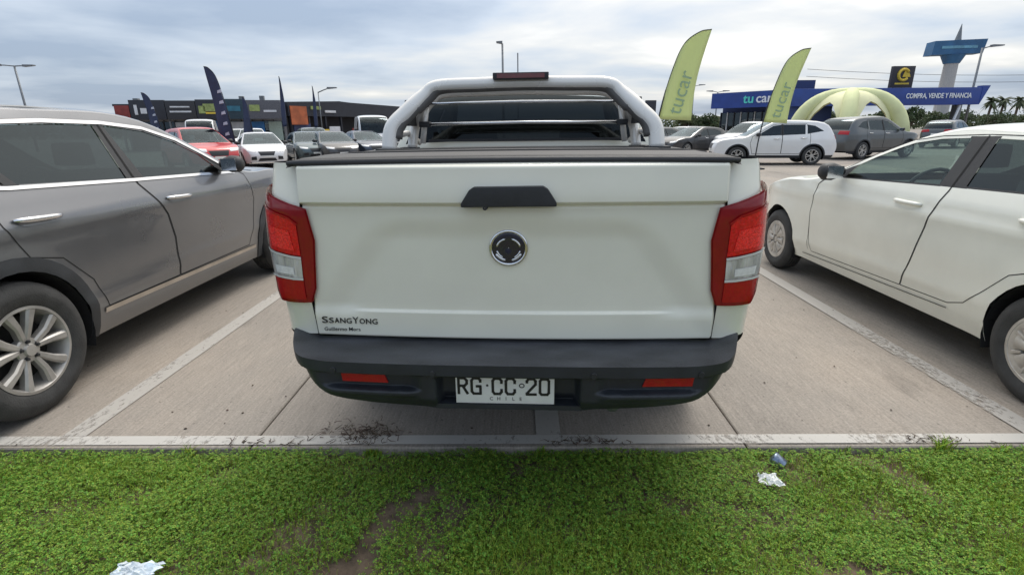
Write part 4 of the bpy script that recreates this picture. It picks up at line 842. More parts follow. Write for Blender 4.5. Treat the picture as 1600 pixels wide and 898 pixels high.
# ------------------------------------------------------------------ white saloon parked on the right
WHT = paint('saloon_white', (.80, .80, .72), dust=.14)
rio = dict(w=1.735, bottom=.225, step=.055, sub=8, nt=31, sec=[(.18, .075), (.28, .045), (.36, .020), (.5, .010), (.68, .0), (.85, .0), (.98, .012), (1.05, .040), (1.10, .062), (1.40, .205), (1.55, .30)], soft=9,
    plan=(.7, .17, .85, .22), flare=.014, crease=[(-2.0, .90, 1.6, .84, .010, .04), (-1.0, .46, .9, .40, .009, .045)],
    S=[(-2.50, .30), (-2.56, .58), (-2.54, .82), (-2.44, 1.03), (-1.80, 1.335), (-.92, 1.420), (-.32, 1.385), (.64, 1.020), (1.22, .945), (1.75, .80), (1.97, .55), (1.92, .26)],
    C=[(-2.54, .30), (-2.66, .58), (-2.62, .84), (-2.50, 1.06), (-1.88, 1.38), (-.92, 1.468), (-.26, 1.430), (.84, 1.035), (1.42, .970), (1.95, .79), (2.12, .55), (2.05, .26)],
    arches=[(-1.63, .315, .365), (1.30, .315, .365)], wheel=(.312, .185, .192, 'cover'), wn=56, tuck=.012, rimmat=mat('silver_wheel_cover', (.48, .45, .41), .45, .35, noise=.2, nscale=16),
    win=[('glass1', [(-.655, 1.090), (.34, 1.050), (.27, 1.150), (.02, 1.270), (-.20, 1.343), (-.42, 1.376), (-.655, 1.386)]), ('glass2', [(-1.55, 1.115), (-.86, 1.097), (-.845, 1.386), (-1.05, 1.380), (-1.46, 1.335), (-1.72, 1.24), (-1.70, 1.12)]),
         ('frame', [(-.875, 1.084), (-.64, 1.079), (-.64, 1.396), (-.86, 1.400)]), ('frame', [(.33, 1.045), (.56, 1.030), (.42, 1.105), (.24, 1.165)]), ('frame', [(-.67, 1.078), (.36, 1.040), (.36, 1.052), (-.67, 1.092)]), ('frame', [(-1.62, 1.105), (-.84, 1.085), (-.84, 1.10), (-1.58, 1.12)])],
    doors=[('door1', [(-.545, .36), (.64, .33), (.70, .48), (.715, .70), (.66, .96), (.52, 1.055), (.05, 1.290), (-.18, 1.363), (-.42, 1.395), (-.765, 1.408), (-.755, 1.06), (-.70, .88), (-.62, .60)]),
           ('door2', [(-.552, .36), (-.627, .60), (-.707, .88), (-.762, 1.06), (-.772, 1.408), (-1.05, 1.403), (-1.48, 1.358), (-1.80, 1.25), (-1.86, 1.05), (-1.78, .80), (-1.58, .745), (-1.36, .66), (-1.20, .50), (-1.10, .41), (-.98, .37)])],
    handles=[(-.61, -.345, .950, 'door1'), (-1.58, -1.32, .965, 'door2')], handlemat=WHT, hslope=.02, mirror=(.36, 1.065), mirrormat=BLACK, belt=1.04, seats=(-.95, -.30), floor=.36, seam=.0055,
    glassmat={'glass1': GLASS, 'glass2': GLASSM}, seams=[[(.70, .34), (.715, .70), (.665, .96), (.60, 1.015)]], ribs=[([(-.98, .335), (.80, .285)], .006, SEAM, 'sill_seam')],
    patches=[('tail_lamp', [(2.05, .55), (2.9, .6), (2.9, .99), (2.2, .99)], RED, True), ('headlight', [(9.0, .5), (9.5, .55), (9.4, .99), (8.8, .98)], CLEAR, True), ('grille', [(9.3, -.5), (9.7, -.45), (9.7, .45), (9.3, .5)], BLACK, False), ('number_plate', [(1.4, -.3), (1.85, -.3), (1.85, .3), (1.4, .3)], WHITEPL, False)])
sal, rw_, rfn = make_car(rio, 'white_saloon', 'plain white saloon with black mirror parked right of the white pickup', 'car', (3.62, 4.16, 0), 0, WHT)

# ------------------------------------------------------------------ cars further off
def generic(kind, **kw):
    if kind == 'suv':
        d = dict(w=1.84, bottom=.26, sec=[(.2, .09), (.4, .02), (.75, .0), (.95, .01), (1.06, .05), (1.60, .29), (1.75, .36)],
            S=[(-2.08, .32), (-2.14, .62), (-2.08, .92), (-1.98, 1.12), (-1.62, 1.50), (-.6, 1.585), (.10, 1.53), (.96, 1.06), (1.45, .99), (1.92, .88), (2.08, .60), (2.04, .28)],
            C=[(-2.12, .32), (-2.24, .62), (-2.16, .94), (-2.08, 1.14), (-1.74, 1.55), (-.6, 1.655), (.16, 1.60), (1.12, 1.08), (1.62, 1.02), (2.08, .88), (2.22, .60), (2.14, .28)],
            arches=[(-1.33, .34, .40), (1.33, .34, .40)], wheel=(.345, .225, .225, 'five'), cladding=.05, cladz=.36,
            win=[('glass1', [(-.18, 1.10), (.72, 1.07), (.10, 1.44), (-.18, 1.48)]), ('glass2', [(-1.02, 1.13), (-.26, 1.10), (-.26, 1.485), (-1.02, 1.48)]), ('glass3', [(-1.66, 1.24), (-1.09, 1.14), (-1.09, 1.475), (-1.35, 1.43)]), ('frame', [(-.28, 1.095), (-.16, 1.095), (-.16, 1.49), (-.28, 1.49)])],
            doors=[('door1', [(-.22, .42), (.80, .42), (.90, .8), (.84, 1.05), (.10, 1.48), (-.22, 1.515)]), ('door2', [(-1.20, .75), (-.86, .42), (-.23, .42), (-.23, 1.515), (-1.06, 1.51), (-1.20, 1.1)])],
            handles=[(-.16, .08, .98, 'door1'), (-1.08, -.86, 1.0, 'door2')], mirror=(.66, 1.10), belt=1.05, seats=(-.95, .05),
            patches=[('tail_lamp', [(2.1, .45), (2.85, .5), (2.85, .99), (2.1, .99)], RED, True), ('headlight', [(9.05, .52), (9.45, .55), (9.35, .98), (8.9, .98)], CLEAR, True), ('grille', [(9.3, -.48), (9.95, -.42), (9.95, .42), (9.3, .48)], BLACK, False), ('number_plate', [(10.0, -.28), (10.3, -.28), (10.3, .28), (10.0, .28)], WHITEPL, False, .016), ('lower_intake', [(10.4, -.6), (10.8, -.6), (10.8, .6), (10.4, .6)], BLACK, False), ('number_plate', [(1.3, -.3), (1.75, -.3), (1.75, .3), (1.3, .3)], WHITEPL, False, .012)])
    elif kind == 'hatch':
        d = dict(w=1.79, bottom=.20, sec=[(.15, .08), (.32, .02), (.6, .0), (.82, .005), (.95, .05), (1.36, .27), (1.5, .34)],
            S=[(-2.0, .28), (-2.06, .54), (-2.02, .82), (-1.90, .98), (-1.40, 1.30), (-.6, 1.375), (.02, 1.33), (1.00, .93), (1.48, .86), (1.92, .73), (2.08, .50), (2.04, .24)],
            C=[(-2.06, .28), (-2.16, .54), (-2.12, .84), (-2.02, 1.0), (-1.52, 1.34), (-.6, 1.435), (.08, 1.39), (1.20, .95), (1.68, .90), (2.10, .72), (2.24, .50), (2.16, .24)],
            arches=[(-1.34, .32, .365), (1.34, .32, .365)], wheel=(.32, .215, .225, 'five'),
            win=[('glass1', [(-.25, .97), (.70, .94), (.02, 1.25), (-.25, 1.285)]), ('glass2', [(-1.28, 1.02), (-.33, .97), (-.33, 1.29), (-.9, 1.28), (-1.30, 1.18)]), ('frame', [(-.35, .965), (-.23, .965), (-.23, 1.295), (-.35, 1.295)])],
            doors=[('door1', [(-.29, .30), (.80, .30), (.92, .62), (.82, .93), (.0, 1.29), (-.29, 1.315)]), ('door2', [(-1.18, .66), (-.92, .30), (-.30, .30), (-.30, 1.315), (-.9, 1.31), (-1.36, 1.21), (-1.38, .95)])],
            handles=[(-.2, .04, .86, 'door1'), (-1.15, -.92, .88, 'door2')], mirror=(.62, .97), belt=.95, seats=(-.95, .0), floor=.3,
            patches=[('tail_lamp', [(2.1, .4), (2.7, .5), (2.7, .99), (2.1, .99)], RED, True), ('headlight', [(9.05, .50), (9.40, .58), (9.28, .98), (8.85, .97)], CLEAR, True), ('grille', [(9.25, -.46), (9.95, -.38), (9.95, .38), (9.25, .46)], BLACK, False), ('number_plate', [(10.0, -.28), (10.28, -.28), (10.28, .28), (10.0, .28)], WHITEPL, False, .016), ('lower_intake', [(10.35, -.45), (10.8, -.55), (10.8, .55), (10.35, .45)], BLACK, False), ('side_intake', [(10.05, .62), (10.6, .62), (10.6, .92), (10.15, .90)], BLACK, True), ('number_plate', [(1.3, -.3), (1.7, -.3), (1.7, .3), (1.3, .3)], WHITEPL, False, .012)])
    elif kind == 'van':
        d = dict(w=1.90, bottom=.34, sec=[(.2, .06), (.5, .0), (1.2, .0), (1.5, .05), (2.3, .16), (2.5, .22)],
            S=[(-2.45, .42), (-2.48, .8), (-2.46, 1.2), (-2.44, 1.45), (-2.38, 2.12), (-.6, 2.20), (1.62, 2.10), (2.22, 1.28), (2.34, 1.12), (2.42, .95), (2.44, .65), (2.40, .36)],
            C=[(-2.50, .42), (-2.54, .8), (-2.52, 1.2), (-2.50, 1.45), (-2.44, 2.18), (-.6, 2.30), (1.72, 2.19), (2.36, 1.28), (2.48, 1.12), (2.56, .95), (2.58, .65), (2.52, .36)],
            arches=[(-1.45, .35, .40), (1.45, .35, .40)], wheel=(.335, .205, .20, 'five'),
            win=[('glass1', [(1.02, 1.34), (2.0, 1.30), (1.60, 1.95), (1.02, 2.0)])], doors=[('door1', [(.95, .50), (1.9, .85), (2.1, 1.26), (1.62, 2.03), (.95, 2.08)]), ('door2', [(-.5, .5), (.90, .5), (.90, 2.08), (-.5, 2.1)])],
            handles=[(1.0, 1.18, 1.15, 'door1')], mirror=(1.95, 1.45), belt=1.3, seats=(.2, 1.1), floor=.6,
            patches=[('headlight', [(8.7, .5), (9.7, .55), (9.7, .96), (8.6, .96)], CLEAR, True), ('grille', [(8.9, -.4), (9.5, -.4), (9.5, .4), (8.9, .4)], BLACK, False), ('number_plate', [(10.0, -.25), (10.35, -.25), (10.35, .25), (10.0, .25)], WHITEPL, False, .016)])
    d.update(step=.11, edge=.075, sub=4, nt=17, wn=24, seam=.014, mirrormat=BLACK); d.update(kw); return d
def face(x, y): return math.atan2(-x, y)                # rz so that local +y points along (x, y)
W2 = paint('car_white', (.74, .74, .74), dust=.08); K1 = paint('car_black', (.016, .018, .022), dust=.15); B1 = paint('car_navy', (.025, .04, .075), .3, dust=.1); G1 = paint('car_slate', (.085, .095, .10), .5, dust=.15); R1 = paint('car_red', (.55, .025, .03), dust=.06); S1 = paint('car_silver', (.40, .41, .42), .6, dust=.1); T1 = paint('car_teal', (.05, .085, .10), .4, dust=.1)
GR = 'cars standing in the far rows'
make_car(generic('suv'), 'white_suv', 'white compact SUV side on in the open lane, in front of the yellow tent', 'car', (9.98, 21.3, 0), face(-.97, .20), W2, GR)
make_car(generic('suv', w=1.98, S=[(a*1.10, b*1.09) for a, b in generic('suv')['S']], C=[(a*1.10, b*1.09) for a, b in generic('suv')['C']], arches=[(-1.46, .37, .43), (1.46, .37, .43)], wheel=(.37, .245, .24, 'five'),
    win=[(k, [(a*1.10, b*1.09) for a, b in p]) for k, p in generic('suv')['win']], doors=[(k, [(a*1.10, b*1.09) for a, b in p]) for k, p in generic('suv')['doors']], sec=[(a*1.09, b) for a, b in generic('suv')['sec']], handles=[(-.17, .09, 1.07, 'door1'), (-1.19, -.95, 1.09, 'door2')], mirror=(.73, 1.2), belt=1.14),
    'grey_suv', 'large dark grey SUV with red tail lamp behind the white compact SUV', 'car', (15.9, 24.6, 0), face(.93, .37), G1, GR)
make_car(generic('hatch'), 'white_hatchback', 'white hatchback facing the camera with black grille, beside the red car', 'car', (-11.6, 23.7, 0), face(.52, -.85), W2, GR)
make_car(generic('suv'), 'red_suv', 'red car half hidden behind the grey SUV mirror', 'car', (-12.75, 21.0, 0), face(.74, -.67), R1, GR)
for (kd, nm, lb, x, y, hx, hy, pm) in [
    ('hatch', 'dark_hatchback', 'dark teal car just right of the white hatchback', -10.7, 28.4, .45, -.89, T1), ('hatch', 'navy_hatchback', 'navy car between the dark teal car and the white van', -10.9, 31.0, .45, -.89, B1),
    ('hatch', 'black_hatchback', 'black car standing left of the white van nose', -10.5, 35.5, .45, -.89, K1), ('van', 'white_van', 'tall white van partly hidden behind the roll bar leg', -9.0, 32.6, .35, -.94, W2),
    ('suv', 'white_suv', 'white SUV roof showing above the white hatchback', -17.3, 34.5, .45, -.89, W2), ('suv', 'silver_suv', 'silver car behind the dark teal car in the far row', -14.0, 36.5, .45, -.89, S1), ('van', 'white_van', 'white van standing under the dark shop fascia', -22.0, 37.0, .45, -.89, W2),
    ('hatch', 'dark_hatchback', 'black hatchback in the right row beside the white cars', 9.5, 29.2, -.86, -.51, K1), ('hatch', 'slate_hatchback', 'dark slate car at the left end of the right row', 8.3, 33.0, -.80, -.60, G1),
    ('suv', 'white_hatchback', 'white car between the black hatchback and the white compact SUV', 12.6, 29.3, -.84, -.54, W2), ('hatch', 'white_hatchback', 'white car behind the slate car in the right row', 10.9, 36.2, -.80, -.60, W2),
    ('hatch', 'teal_hatchback', 'teal car tight against the right side of the white hatchback', -10.75, 27.0, .52, -.85, T1), ('hatch', 'navy_hatchback', 'navy car at the front of the row left of the white van', -8.55, 29.5, .52, -.85, B1), ('hatch', 'black_hatchback', 'black car nearest the white hatchback on its right', -9.35, 26.6, .52, -.85, K1), ('suv', 'teal_suv', 'dark teal SUV behind the navy car', -12.6, 32.6, .5, -.87, T1), ('hatch', 'white_hatchback', 'small white car under the orange mural', -14.6, 40.5, .5, -.87, W2), ('hatch', 'silver_hatchback', 'silver car far back beside the white van', -12.4, 41.5, .5, -.87, S1), ('suv', 'slate_suv', 'slate SUV far back left of the white van roof', -10.2, 42.0, .5, -.87, G1), ('suv', 'white_suv', 'white SUV far back behind the red car', -20.5, 39.0, .5, -.87, W2), ('hatch', 'red_hatchback', 'small red car far back under the dark canopy', -9.0, 46.5, .5, -.87, R1),
    ('hatch', 'silver_hatchback', 'silver car at the back of the right row', 12.6, 39.5, -.8, -.6, S1), ('suv', 'slate_suv', 'slate SUV roof far right behind the white saloon', 27.0, 34.0, .8, .6, G1)]:
    make_car(generic(kd), nm, lb, 'van' if kd == 'van' else 'car', (x, y, 0), face(hx, hy), pm, GR)
# ------------------------------------------------------------------ shop building, left
NAVY = mat('fascia_dark', (.022, .024, .034), .5, noise=.2, nscale=2); BRICK = mat('fascia_red', (.22, .035, .03), .6, noise=.2, nscale=3)
POSTERB = mat('poster_blue', (.03, .17, .42), .5, noise=.2, nscale=1.5); POSTERT = mat('poster_teal', (.03, .15, .22), .5, noise=.3, nscale=1.5); PWHITE = mat('poster_white', (.62, .62, .64), .5, noise=.15, nscale=2); ORANGE = mat('poster_orange', (.42, .11, .04), .5, noise=.35, nscale=1.2)
SHOPG = glass('shop_glass', (.12, .14, .15)); WALLG = mat('shop_wall', (.28, .27, .27), .8, noise=.15, nscale=2); YELLOW = mat('sign_yellow', (.72, .50, .05), .5, noise=.1); SIGNG = mat('sign_olive', (.30, .36, .12), .5, noise=.3, nscale=3)
def seg_frame(p0, p1):
    d = Vector((p1[0]-p0[0], p1[1]-p0[1], 0)); return d.length, math.atan2(d.y, d.x)
bl = empty('shop_building', (-32.7, 44.0, 0), 0, 'long low shop row with dark sign fascia behind the cars on the left', 'building')
Ln, an = seg_frame((-34.5, 44.0), (-17.5, 47.5)); bl.rotation_euler.z = R(15); bl.scale = (.72, 1, .84)
box('wall', 0, Ln, .6, 12, 0, 4.2, WALLG, bl); box('roof_slab', -.3, Ln, -.6, 12.2, 4.2, 4.4, NAVY, bl)
fx = [0, 1.5, 5.1, 8.2, 10.7, 13.4, Ln]
for i, (m_, zt_) in enumerate(((BRICK, 4.25), (NAVY, 4.75), (mat('fascia_charcoal', (.03, .03, .036), .5, noise=.2), 4.7), (NAVY, 4.8), (mat('fascia_blue_black', (.02, .045, .065), .5, noise=.25), 4.85), (mat('fascia_grey', (.10, .10, .115), .5, noise=.25), 4.75))):
    box('fascia_panel', fx[i]+.03, fx[i+1]-.03, -1.0, -.7+.003*i, 2.95+(.15 if i == 0 else 0), zt_, m_, bl, bevel=.02)
for (x0, x1, z0, z1, m_) in [(2.0, 2.3, 3.4, 4.3, PWHITE), (2.6, 3.2, 3.5, 4.0, PWHITE), (3.4, 4.0, 3.5, 4.1, PWHITE), (5.6, 7.6, 4.05, 4.18, PWHITE), (5.5, 7.7, 3.6, 3.75, PWHITE), (8.5, 9.2, 3.5, 4.2, SIGNG), (9.0, 10.2, 3.7, 4.4, SIGNG), (9.2, 10.4, 3.45, 3.62, YELLOW), (11.2, 12.9, 3.7, 4.2, POSTERT), (13.9, 15.0, 3.7, 4.3, SIGNG), (15.4, 16.8, 3.6, 3.8, PWHITE)]:
    box('sign_graphic', x0, x1, -1.05, -.995, z0, z1, m_, bl)
for k in range(14):
    x0 = .4+k*1.2; w_ = box('shop_window', x0, x0+1.05, .5, .58, .25, 2.75, SHOPG, bl); box('window_frame', x0-.06, x0, .42, .6, .1, 2.9, NAVY, w_)
box('display_back', .2, Ln-.2, .62, .66, .1, 2.9, mat('shop_interior', (.06, .06, .065), .8, noise=.6, nscale=1.5), bl)
for (x0, x1, z0, z1, m_) in [(5.2, 7.9, 2.25, 2.7, PWHITE), (8.0, 10.2, 1.3, 2.85, POSTERB), (11.2, 12.6, 1.2, 2.7, PWHITE), (13.2, 14.9, .9, 2.7, POSTERB), (15.4, 16.9, .8, 2.7, mat('poster_pale', (.35, .42, .36), .6, noise=.2))]:
    box('window_poster', x0, x1, .38, .42, z0, z1, m_, bl)
text('poster_lettering', '100', .75, PWHITE, bl, (9.2, .37, 1.62), RX, width=1.5, ext=.004)
for x_ in (0.2, 5.1, 10.8, 13.1): MB().tube([(x_, -.5, 0), (x_, -.5, 2.95)], .12, 8).build('column', STEEL, bl)
for x_ in (1.0, 12.3, 14.6): box('roof_unit', x_, x_+.5, 1.0, 1.5, 4.4, 5.0+.1*x_/5, STEEL, bl)
bl2 = empty('shop_building', (-20.75, 47.6, 0), 0, 'dark canopied shop with orange mural behind the white van', 'building')
Ln, an = seg_frame((-17.4, 47.6), (-4.0, 60.0)); bl2.rotation_euler.z = math.atan2(12.4, 6.8); bl2.scale = (.80, 1, .83)
box('wall', 0, Ln, 1.0, 10, 0, 3.6, mat('dark_wall', (.035, .033, .036), .8, noise=.2), bl2); MB().prism([(0, 3.3), (Ln, 3.3), (Ln, 4.7), (9.0, 4.9), (7.4, 5.0), (.0, 4.7)], -.6, 10.2, 'y').build('canopy', NAVY, bl2)
box('mural', .2, 2.4, -.68, -.6, 2.4, 4.3, ORANGE, bl2); box('mural', .6, 2.9, -.50, -.42, .6, 2.5, mat('mural_navy', (.03, .04, .10), .6, noise=.5, nscale=1.5), bl2)
for (x0, x1, z0, z1, m_) in [(3.0, 4.4, 4.0, 4.35, SIGNG), (5.0, 6.6, 3.7, 3.95, PWHITE), (3.2, 5.3, 1.3, 1.9, YELLOW), (5.4, 7.0, 1.2, 2.2, PWHITE), (9.0, 12.0, 1.2, 2.0, BRICK)]: box('sign_graphic', x0, x1, -.72, -.62, z0, z1, m_, bl2)
for k in range(7): box('post', .4+k*2.4, .6+k*2.4, -.4, -.2, 0, 3.3, NAVY, bl2)

# ------------------------------------------------------------------ blue dealership, right
BLUE = mat('fascia_blue', (.020, .055, .26), .4, noise=.12, nscale=1.5); BLUED = mat('fascia_blue_deep', (.016, .035, .13), .5, noise=.15); CYAN = mat('letter_cyan', (.10, .62, .55), .5, noise=.05); PALE = mat('letter_white', (.78, .80, .84), .5, noise=.05)
db = empty('dealership_building', (20.85, 42.9, 0), 0, 'blue dealership with wide lettered fascia behind the yellow arch tent', 'building')
# local x runs right along the front
db.rotation_euler.z = R(3.5); db.scale = (.835, 1, .815)
box('fascia', 0, 18.0, -1.0, -.3, 3.45, 5.00, BLUE, db, bevel=.03); box('roof_slab', .1, 17.0, -.3, 9, 4.2, 4.5, BLUED, db)
MB().prism([(17.98, 3.45), (18.7, 5.15), (17.98, 5.15)], -1.02, -.5, 'y').build('fascia_wing', BLUE, db)
text('fascia_lettering', 'COMPRA, VENDE Y FINANCIA', .62, PALE, db, (13.9, -1.03, 4.25), RX, width=6.3, ext=.01, bold=.012)
box('wall', .2, 5.2, .6, 8.5, 0, 4.2, BLUED, db); box('entrance_wall', .0, 1.8, -.25, .55, 0, 3.45, BLUE, db)
box('back_wall', 5.2, 10.5, 7.6, 8.2, 0, 4.2, mat('pale_wall', (.45, .46, .48), .8, noise=.1), db)
for x_ in (5.6, 16.6): box('column', x_-.25, x_+.25, -.6, -.1, 0, 3.45, STEEL, db)
MB().tube([(15.6, -.8, 0), (16.4, -.8, 3.4)], .10, 8).build('raking_post', PALE, db)
db2 = empty('dealership_wing', (16.95, 46.8, 0), 0, 'left wing of the blue dealership with the shop name on its fascia', 'building')
Ln, an = seg_frame((17.6, 45.5), (23.15, 41.95)); db2.rotation_euler.z = math.atan2(-4.0, 3.9); db2.scale = (.83, 1, .86)
MB().prism([(-.9, 3.30), (-.35, 3.30), (-.35, 4.70), (-.9, 4.70)], 0, Ln, 'x').build('fascia', BLUE, db2)
box('roof_slab', .1, Ln-.1, -.3, 7, 4.2, 4.45, BLUED, db2); box('wall', .1, Ln, 1.2, 7, 0, 4.2, BLUED, db2)
text('name_lettering', 'tu', 1.15, CYAN, db2, (3.75, -.93, 4.05), RX, width=1.0, ext=.01, bold=.02); text('name_lettering', 'car', 1.15, PALE, db2, (5.2, -.93, 4.05), RX, width=1.5, ext=.01, bold=.015)
for k in range(9):
    x0 = .15+k*(Ln-.3)/9; w_ = box('shop_window', x0+.05, x0+.70, .9, .96, .1, 2.9, SHOPG, db2); box('mullion', x0-.04, x0+.05, .8, 1.0, 0, 2.95, PWHITE if k % 2 else NAVY, w_)
box('roof_box', 1.9, 3.9, 1.6, 3.6, 4.5, 6.0, BLUED, db)
# black sign with yellow roundel behind the roof
rs = empty('roof_sign', (32.4, 47.0, 0), R(2), 'black square sign with a yellow roundel above the blue roof', 'sign')
rs.scale = (.82, 1, .865)
box('sign_board', -1.15, 1.15, -.15, .15, 5.0, 7.0, mat('sign_black', (.035, .03, .035), .5, noise=.15), rs, bevel=.03)
MB().tube([(.52*math.cos(t), -.17, 6.2+.5*math.sin(t)) for t in np.linspace(.5, 5.6, 20)], .14, 8).build('roundel', YELLOW, rs, smooth=True); MB().prism([(-.1, 6.0), (.75, 6.0), (.35, 6.75), (.15, 6.75)], -.20, -.16, 'y').build('roundel_mark', YELLOW, rs)
box('sign_line', -.75, .75, -.17, -.151, 5.33, 5.48, YELLOW, rs)
for x_ in (-.7, .7): MB().tube([(x_, .3, 0), (x_, .3, 5.4)], .1, 8).build('sign_post', STEEL, rs)
# tall pylon sign
ps = empty('pylon_sign', (64.1, 83.0, 0), R(-8), 'tall pale pylon carrying a wide blue sign box', 'sign')
ps.scale = (.89, .89, .89); PYB = mat('pylon_blue', (.035, .13, .27), .5, noise=.25, nscale=.6)
MB().tube([(0, 0, 0), (0, 0, 12.2)], [1.15, .95], 12).build('pylon_column', mat('pylon_pale', (.42, .41, .40), .8, noise=.12), ps); MB().tube([(0, 0, 11.0), (0, 0, 12.3)], [1.1, 1.7], 12).build('pylon_collar', PYB, ps)
MB().prism([(-3.9, 12.3), (3.6, 12.4), (3.9, 14.5), (-3.7, 14.4)], -1.2, 1.2, 'y').build('sign_box', PYB, ps); box('sign_line', -2.6, 2.6, -1.28, -1.2, 13.2, 13.6, mat('pylon_text', (.14, .33, .45), .5, noise=.3, nscale=2), ps)
MB().tube([(.2, 0, 14.4), (.3, 0, 17.0)], [.5, .03], 8).build('sign_spire', STEEL, ps)

# ------------------------------------------------------------------ inflatable arch tent
TENT = mat('tent_fabric', (.68, .70, .38), .75, noise=.08, nscale=1.5); TENTP = mat('tent_panel', (.74, .72, .44), .75, noise=.1, nscale=1)
tn = empty('arch_tent', (22.1, 36.5, 0), R(18), 'pale yellow green inflatable arch tent in front of the blue dealership', 'tent')
HW, HT = 2.45, 3.35
for (sx, sy) in ((-1, -1), (1, -1), (1, 1), (-1, 1)):
    pts = []; rad = []
    for t in np.linspace(0, 1, 14):
        a = t*math.pi/2; pts.append((sx*HW*math.cos(a)**.75*.98, sy*HW*.85*math.cos(a)**.75, HT*math.sin(a)**.85)); rad.append(.50-.08*t)
    MB().tube(pts, rad, 12).build('inflated_leg', TENT, tn, smooth=True)
v = []; f = []; nU, nV = 28, 10
for i in range(nU):
    a = 2*math.pi*i/nU; q = max(abs(math.cos(a)), abs(math.sin(a))); cs = abs(math.cos(2*a))    # 0 at legs, 1 mid-side
    for j in range(nV):
        t = j/(nV-1); low = .05+.50*cs; ph = (low+(1-low)*t)*math.pi/2
        rr_ = HW*math.cos(ph)**.75*(1.22-.24*cs); v.append((rr_*math.cos(a), rr_*math.sin(a)*.85, (HT+.25)*math.sin(ph)**.85))
for i in range(nU):
    for j in range(nV-1): f.append((i*nV+j, ((i+1) % nU)*nV+j, ((i+1) % nU)*nV+j+1, i*nV+j+1))
MB().add(v, f).build('canopy', TENTP, tn, smooth=True)

# ------------------------------------------------------------------ feather flags
def feather(name, label, base, tilt, top, wid, m, rz, s=None, lcol=None, bot=.38, lsize=.55):
    """curved-pole feather banner: pole leans and arcs over at the top"""
    rt = empty(name, base, rz, label, 'flag', 'feather flags along the lot'); H_ = top
    key = [(0, 0, 0), (.06*tilt, 0, H_*.25), (.22*tilt, 0, H_*.50), (.50*tilt, 0, H_*.75), (.80*tilt, 0, H_*.91), (1.25*tilt, 0, H_*.985), (1.62*tilt, 0, H_)]
    cv = catmull(key, 8); MB().tube([tuple(p) for p in cv], [.022]*20+[.014]*(len(cv)-20), 6).build('pole', BLACK, rt, smooth=True)
    st_ = [p for p in cv if p[2] > H_*bot]; tip = st_[-1]; v = []; f = []; n_ = len(st_)
    for i, p in enumerate(st_):
        # trailing edge runs almost straight from the tip down to the foot
        t = (tip[2]-p[2])/(tip[2]-st_[0][2]); ex = tip[0]+(st_[0][0]+wid*(1 if tilt > 0 else -1)-tip[0])*t - .10*tilt*math.sin(math.pi*t)
        for j in range(6):
            u = j/5; v.append((p[0]+(ex-p[0])*u, .05*math.sin(u*4+p[2]*1.5)*min(1, 3*t), p[2]-(.05*u if i == 0 else 0)))
    for i in range(n_-1):
        for j in range(5): f.append((i*6+j, i*6+j+1, (i+1)*6+j+1, (i+1)*6+j))
    o = MB().add(v, f).build('banner', m, rt, smooth=True); md = o.modifiers.new('thick', 'SOLIDIFY'); md.thickness = .004
    if s == 'mark':
        for q_ in range(5):
            t_ = .30+.075*q_; pz = H_*(.32+.085*q_*2*.62); bx = .10*tilt*(pz/H_)*4+wid*.40*(1 if tilt > 0 else -1)*(1-.5*pz/H_)
            MB().prism([(bx-.10, pz), (bx+.09, pz+.03), (bx+.07, pz+.16), (bx-.08, pz+.11)], -.075, -.065, 'y').build('banner_mark', lcol, rt)
    elif s:
        for sy in (-1,):
            ang = math.atan2(H_*.5, .55*tilt)
            text('banner_lettering', s, lsize, lcol, rt, (wid*.42*(1 if tilt > 0 else -1)+.33*tilt, -.07, H_*.585), (R(90), -ang, 0), ext=.003, width=H_*.30)
    MB().box(-.28, .28, -.28, .28, 0, .05).tube([(0, 0, .05), (0, 0, .3)], .03, 6).build('foot', BLACK, rt)
    return rt
FG = leafmat('flag_green', (.70, .76, .42), .45, .0001, .8); FN = mat('flag_navy', (.03, .04, .085), .7, noise=.25, nscale=2); FT = mat('flag_letter_green', (.30, .42, .27), .7, noise=.1); FWL = mat('flag_letter_pale', (.45, .47, .55), .7, noise=.1)
feather('feather_flag', 'taller pale green feather flag just right of the roll bar', (4.13, 16.5, 0), .93, 4.15, 1.0, FG, 0, 'tucar', FT, lsize=.62)
feather('feather_flag', 'shorter pale green feather flag in front of the white compact SUV', (8.27, 18.6, 0), .84, 3.87, .80, FG, R(-4), 'tucar', FT, lsize=.52)
feather('feather_flag', 'tall navy feather flag rising above the shop fascia', (-12.30, 23.0, 0), -.50, 4.08, .62, FN, R(5), 'mark', FWL, lsize=.34, bot=.22)
feather('feather_flag', 'low navy feather flag at the left end of the shop row', (-22.75, 34.0, 0), -.55, 3.87, .65, FN, R(5), 'mark', FWL, lsize=.4, bot=.25)
feather('feather_flag', 'dark feather flag seen edge on beside the orange mural', (-12.75, 29.5, 0), -.10, 4.27, .30, FN, R(60))
feather('feather_flag', 'dark feather flag seen edge on before the dark canopy', (-13.1, 35.0, 0), -.10, 4.20, .30, FN, R(62))
feather('feather_flag', 'dark flag in front of the grey fascia panel', (-15.45, 31.0, 0), -.2, 3.35, .5, FN, R(20))

